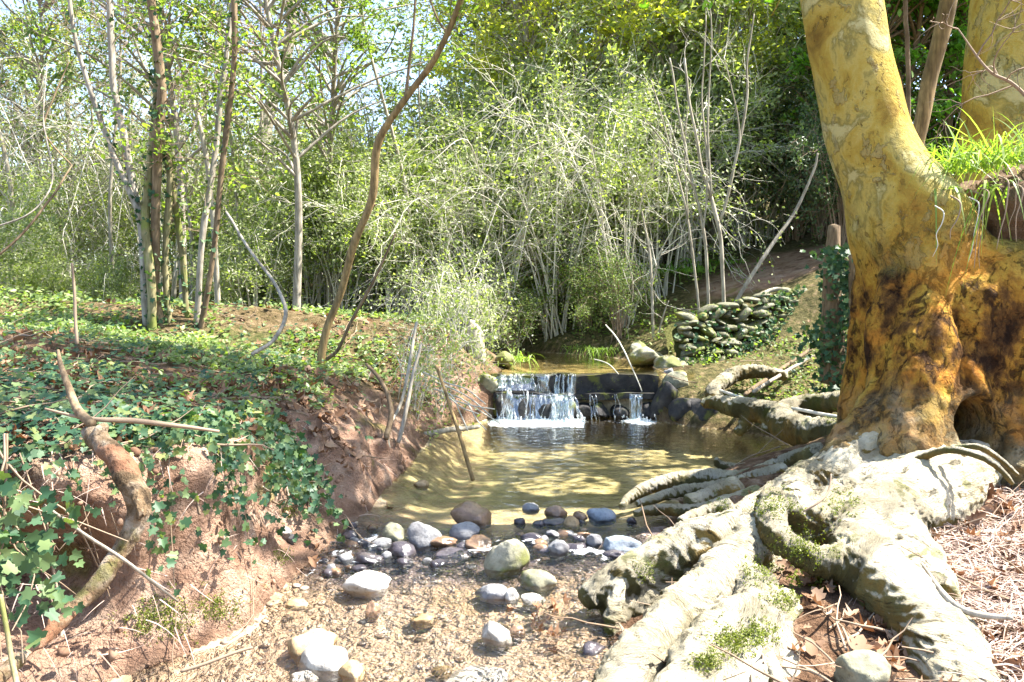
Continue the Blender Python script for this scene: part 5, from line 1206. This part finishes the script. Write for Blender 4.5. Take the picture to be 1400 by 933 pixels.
for k in range(260):
    c = pp[rg.integers(len(pp))]; q = wander(rg, c, [rg.normal(), rg.normal(), 0], rg.uniform(.3, .9), 7, .3); q[:, 2] = T(q[:, 0], q[:, 1])+.035; V, F = tube(q, np.linspace(.004, .002, 8), 4, False); b.add(V, F)
kind(b.obj('ivy_runners', M['twig_brown']), 'stuff', 'thin ivy runners over the bank', 'ivy')
kind(bpy.data.objects['ivy_ground_cover'], 'stuff', 'ivy carpet over the shaded bank', 'ivy')
# near ivy mass hanging over the dark hollow
b = MB(); n = 330; c = np.stack([rg.uniform(-2.05, -1.50, n), rg.uniform(2.45, 2.75, n), 0*rg.random(n)], 1); c[:, 2] = rg.uniform(.58, 1.05, n)-(c[:, 0]+2.05)*.40
leaves(b, rg, c, rg.uniform(.032, .062, n), up=(.25, -1, .55), tilt=.6, tpl=IVY)
vn = MB()
for k in range(14):
    q = wander(rg, np.array([rg.uniform(-2.2, -1.7), 2.8, 1.0]), [.3, -.3, -.6], .8, 8, .2, -.05); V, F = tube(q, np.linspace(.005, .002, 9), 5, False); vn.add(V, F)
kind(vn.obj('ivy_vines', M['twig_brown']), 'stuff', 'thin brown ivy vines trailing over the dark hollow', 'ivy')
kind(b.obj('hanging_ivy', M['ivy_low']), 'stuff', 'big blue-green ivy leaves hanging over the dark hollow', 'ivy')
# low green herbs
pts, d_, _ = scatter(rg, 260000, 4.5, 26, lambda x, y, z, dl, dr, ins: isl(dl, dr, ins)*sst(-.15, .25, fbm2(x, y, 1.0, 311))*sst(.4, .8, dl)*sst(4.8, 7, y)*.7)
b = MB(); nn = np.array([0, -.25, 1.]); hgt = np.interp(pts[:, 1], [5, 8, 12, 20], [.08, .14, .28, .5])*(.3+.9*sst(-.1, .5, fbm2(pts[:, 0], pts[:, 1], 1.6, 355)))
leaves(b, rg, pts+np.stack([rg.normal(0, .03, len(pts)), rg.normal(0, .03, len(pts)), rg.random(len(pts))*hgt], 1), rg.uniform(.025, .06, len(pts))*np.interp(pts[:, 1], [5, 8, 12, 20], [.9, 1.3, 1.9, 2.8]), up=nn, tilt=.5, tpl=OVAL)
M['herb'] = leaf_mat('herb_leaf', (.07, .12, .03), (.16, .22, .07), (.32, .36, .16), .35, rough=.4)
kind(b.obj('undergrowth', M['herb']), 'stuff', 'low sunlit herbs on the bank beyond the ivy', 'undergrowth')
# hillside cover
pts, _, d_ = scatter(rg, 110000, 8.5, 32, lambda x, y, z, dl, dr, ins: ((~ins) & (dr <= dl))*sst(-.25, .2, fbm2(x, y, .8, 321)-.9*np.exp(-((x-4.5)/1.7)**2-((y-13.4)/1.5)**2))*sst(.15, .5, dr)*.85)
b = MB(); leaves(b, rg, pts+np.stack([pts[:, 0]*0, pts[:, 0]*0, rg.random(len(pts))**2*np.interp(pts[:, 1], [8, 12, 20], [.12, .3, .7])], 1), rg.uniform(.03, .07, len(pts))*np.interp(pts[:, 1], [8, 12, 24], [.8, 1.1, 2]), up=(0, -.4, 1), tilt=.6, tpl=OVAL)
kind(b.obj('hillside_undergrowth', M['lf_mid']), 'stuff', 'leafy undergrowth on the slope beyond the stream', 'undergrowth')
# dead leaves
pts, d_, d2 = scatter(rg, 15000, 2.4, 16, lambda x, y, z, dl, dr, ins: np.where(isl(dl, dr, ins), sst(-.35, .2, fbm2(x, y, 1.1, 331))*1.*sst(.3, .5, dl), np.where(ins, 0, np.where((y < 5) & (x > 1.4), .22, .06)*sst(.3, 1, dr))))
b = MB(); nn = tnormal(pts); leaves(b, rg, pts+nn*rg.uniform(.008, .035, len(pts))[:, None], rg.uniform(.04, .09, len(pts)), up=nn, tilt=.6, tpl=PLANELEAF)
# leaf pile in the gully of the cut bank and by the root
for (px, py, Y, n, s_) in ((455, 665, 5.6, 16, .09), (475, 680, 5.5, 14, .10), (375, 585, 4.6, 16, .10), (1370, 600, 4.6, 40, .12), (1360, 690, 4.2, 20, .16), (745, 850, 3.95, 12, .10), (1300, 760, 3.7, 10, .15)):
    q = P(px, py, Y)+rg.normal(size=(n, 3))*[s_, s_, 0]; q[:, 2] = T(q[:, 0], q[:, 1])+.015+rg.random(n)*.05
    leaves(b, rg, q, rg.uniform(.05, .095, n), up=(0, -.3, 1), tilt=.5, tpl=PLANELEAF)
kind(b.obj('leaf_litter', M['dead']), 'stuff', 'curled brown dead leaves strewn over the banks', 'leaf litter')
# dry straw by the great root
n = 17000; x = rg.uniform(1.45, 3.6, n); y = rg.uniform(2.5, 4.75, n); k = (x > 1.75+.12*(y-3)+rg.normal(0, .05, n)) & (rg.random(n) < sst(-.5, .1, fbm2(x, y, 2.2, 341))); x, y = x[k], y[k]; n = len(x)
base = np.stack([x, y, T(x, y)+rg.uniform(.0, .06, n)], 1); az = rg.uniform(0, 2*pi, n); d = np.stack([np.cos(az), np.sin(az), rg.uniform(-.05, .5, n)], 1)
b = MB(); blades(b, rg, base, d, rg.uniform(.06, .30, n), rg.uniform(.003, .008, n), rg.uniform(.1, .9, n), 4)
kind(b.obj('straw', M['straw']), 'stuff', 'sun-bleached straw and fine dead stalks beside the great root', 'straw')
# crumbled soil on and below the cut bank
n = 11000; pts, d_, _ = scatter(rg, n, 2.8, 7.5, lambda x, y, z, dl, dr, ins: isl(dl, dr, ins)*sst(.9, .05, dl)*.5)
b = MB(); nn = tnormal(pts); rz_ = .004*(8.**(rg.random(len(pts))**2.2))
for q, nv, r in zip(pts, nn, rz_):
    v, f = SH[rg.integers(6)]; o3 = np.linalg.qr(rg.normal(size=(3, 3)))[0]; b.add((v*[1, .8, .65])@o3*r+q+nv*r*.2+nv*.01, f)
M['clod'] = simple('soil_clod', (.10, .05, .03), (.34, .22, .15), 30, .95, .1)
kind(b.obj('soil_crumbs', M['clod']), 'stuff', 'crumbled reddish soil and grit on the cut bank', 'soil')
# fine dry stalks and rootlets on the cut bank
n = 2600; pts, d_, _ = scatter(rg, n*6, 2.8, 8.5, lambda x, y, z, dl, dr, ins: isl(dl, dr, ins)*sst(1.1, .2, dl)*.5)
n = len(pts); d = rg.normal(size=(n, 3))*[.6, .6, .3]+[.35, -.3, -.2]; d /= np.linalg.norm(d, axis=1)[:, None]; nn = tnormal(pts)
b = MB(); blades(b, rg, pts+nn*.02, d, rg.uniform(.05, .22, n), rg.uniform(.0025, .006, n), rg.uniform(-.2, .6, n), 4)
kind(b.obj('rootlets', M['straw']), 'stuff', 'fine dry stalks and rootlets over the cut bank', 'rootlets')
# fallen twigs on the banks
pts, d_, _ = scatter(rg, 1600, 2.6, 14, lambda x, y, z, dl, dr, ins: (~ins)*.3); b = MB()
for q in pts:
    p = wander(rg, q+[0, 0, .03], [rg.normal(), rg.normal(), .05], rg.uniform(.15, .6), 5, .18); p[:, 2] = np.maximum(p[:, 2], T(p[:, 0], p[:, 1])+.015); V, F = tube(p, np.linspace(.006, .002, 6)*rg.uniform(.6, 1.4), 4, False); b.add(V, F)
kind(b.obj('fallen_twigs', M['twig_brown']), 'stuff', 'fallen twigs on both banks', 'twigs')
# moss
b = MB()
def moss(px, py, Y, rx, rz, n, nrm=(0, -1, .5), s_=.022):
    c = P(px, py, Y); q = c+rg.normal(size=(n, 3))*[rx, .04, rz]; leaves(b, rg, q, rg.uniform(s_*.6, s_*1.3, n), up=nrm, tilt=.8, tpl=DIAMOND)
moss(1122, 835, 3.78, .075, .08, 1500); moss(1105, 800, 3.85, .05, .05, 500)
def moss_on(name, px, py, rad_px, n):
    """moss tufts sitting on a surface already built: nearest vertices of the part seen at that pixel"""
    dg = bpy.context.evaluated_depsgraph_get(); o = Vector(CAM)
    for k in range(n):
        d = Vector(P(px+rg.normal()*rad_px, py+rg.normal()*rad_px*.7, 4.)-CAM).normalized(); hit, loc, nrm, idx, ob, mt = S.ray_cast(dg, o, d)
        if hit and ob.name.split('.')[0] in name:
            q = np.array(loc)+rg.normal(size=(10, 3))*.008+np.array(nrm)*.004; leaves(b, rg, q, rg.uniform(.006, .014, 10), up=np.array(nrm), tilt=.8)
for px, py, r_, n in ((1000, 880, 16, 160), (1035, 868, 14, 120), (965, 905, 9, 60), (800, 840, 7, 50), (1060, 690, 16, 130), (1100, 745, 22, 160), (880, 780, 10, 30), (1150, 690, 16, 90), (1140, 570, 10, 60), (1070, 815, 14, 90), (985, 690, 8, 30), (1040, 780, 14, 90)):
    moss_on(('root',), px, py, r_, n)
for px, py, r_, n in ((800, 516, 60, 140), (720, 516, 40, 60), (830, 540, 50, 60)):
    moss_on(('lip_beam', 'ledge'), px, py, r_, n)
for px, py, r_, n in ((990, 450, 45, 520), (1060, 440, 40, 420), (950, 470, 20, 160)):
    moss_on(('stonework',), px, py, r_, n)
for px, py, r_, n in ((230, 840, 22, 160), (300, 830, 16, 90), (200, 850, 14, 60), (393, 700, 7, 40), (385, 760, 7, 40), (770, 470, 30, 120), (880, 470, 20, 80)):
    moss_on(('ground', 'rock'), px, py, r_, n)
kind(b.obj('moss', M['moss']), 'stuff', 'bright green moss on roots and damp soil', 'moss')
# ------------------------------------------------------------------ light
w = bpy.data.worlds.new('World'); S.world = w; w.use_nodes = True; nt = w.node_tree; nt.nodes.clear()
sky = nt.nodes.new('ShaderNodeTexSky'); sky.sky_type = 'NISHITA'; sky.sun_disc = False
el = math.asin(SUN[2]); az = math.atan2(SUN[0], SUN[1])
sky.sun_elevation = el; sky.sun_rotation = az; sky.air_density = 1.0; sky.dust_density = 1.5
bg = nt.nodes.new('ShaderNodeBackground'); bg.inputs[1].default_value = SKY_STRENGTH
ou = nt.nodes.new('ShaderNodeOutputWorld'); nt.links.new(sky.outputs[0], bg.inputs[0]); nt.links.new(bg.outputs[0], ou.inputs[0])
ld = bpy.data.lights.new('sun', 'SUN'); ld.energy = SUN_STRENGTH; ld.angle = math.radians(.5); ld.color = (1, .95, .86)
lo = bpy.data.objects.new('sun', ld); COL.objects.link(lo); lo.rotation_euler = Vector(-SUN).to_track_quat('-Z', 'Y').to_euler(); lo.location = (8, 2, 14)
S.view_settings.view_transform = 'Standard'; S.view_settings.look = 'None'; S.view_settings.exposure = EXPOSURE; S.view_settings.gamma = 1
S.cycles.max_bounces = 8; S.cycles.diffuse_bounces = 4; S.cycles.transparent_max_bounces = 24; S.cycles.transmission_bounces = 4; S.cycles.glossy_bounces = 3
S.cycles.use_denoising = True; S.cycles.sample_clamp_indirect = 8; S.cycles.caustics_reflective = False; S.cycles.caustics_refractive = False
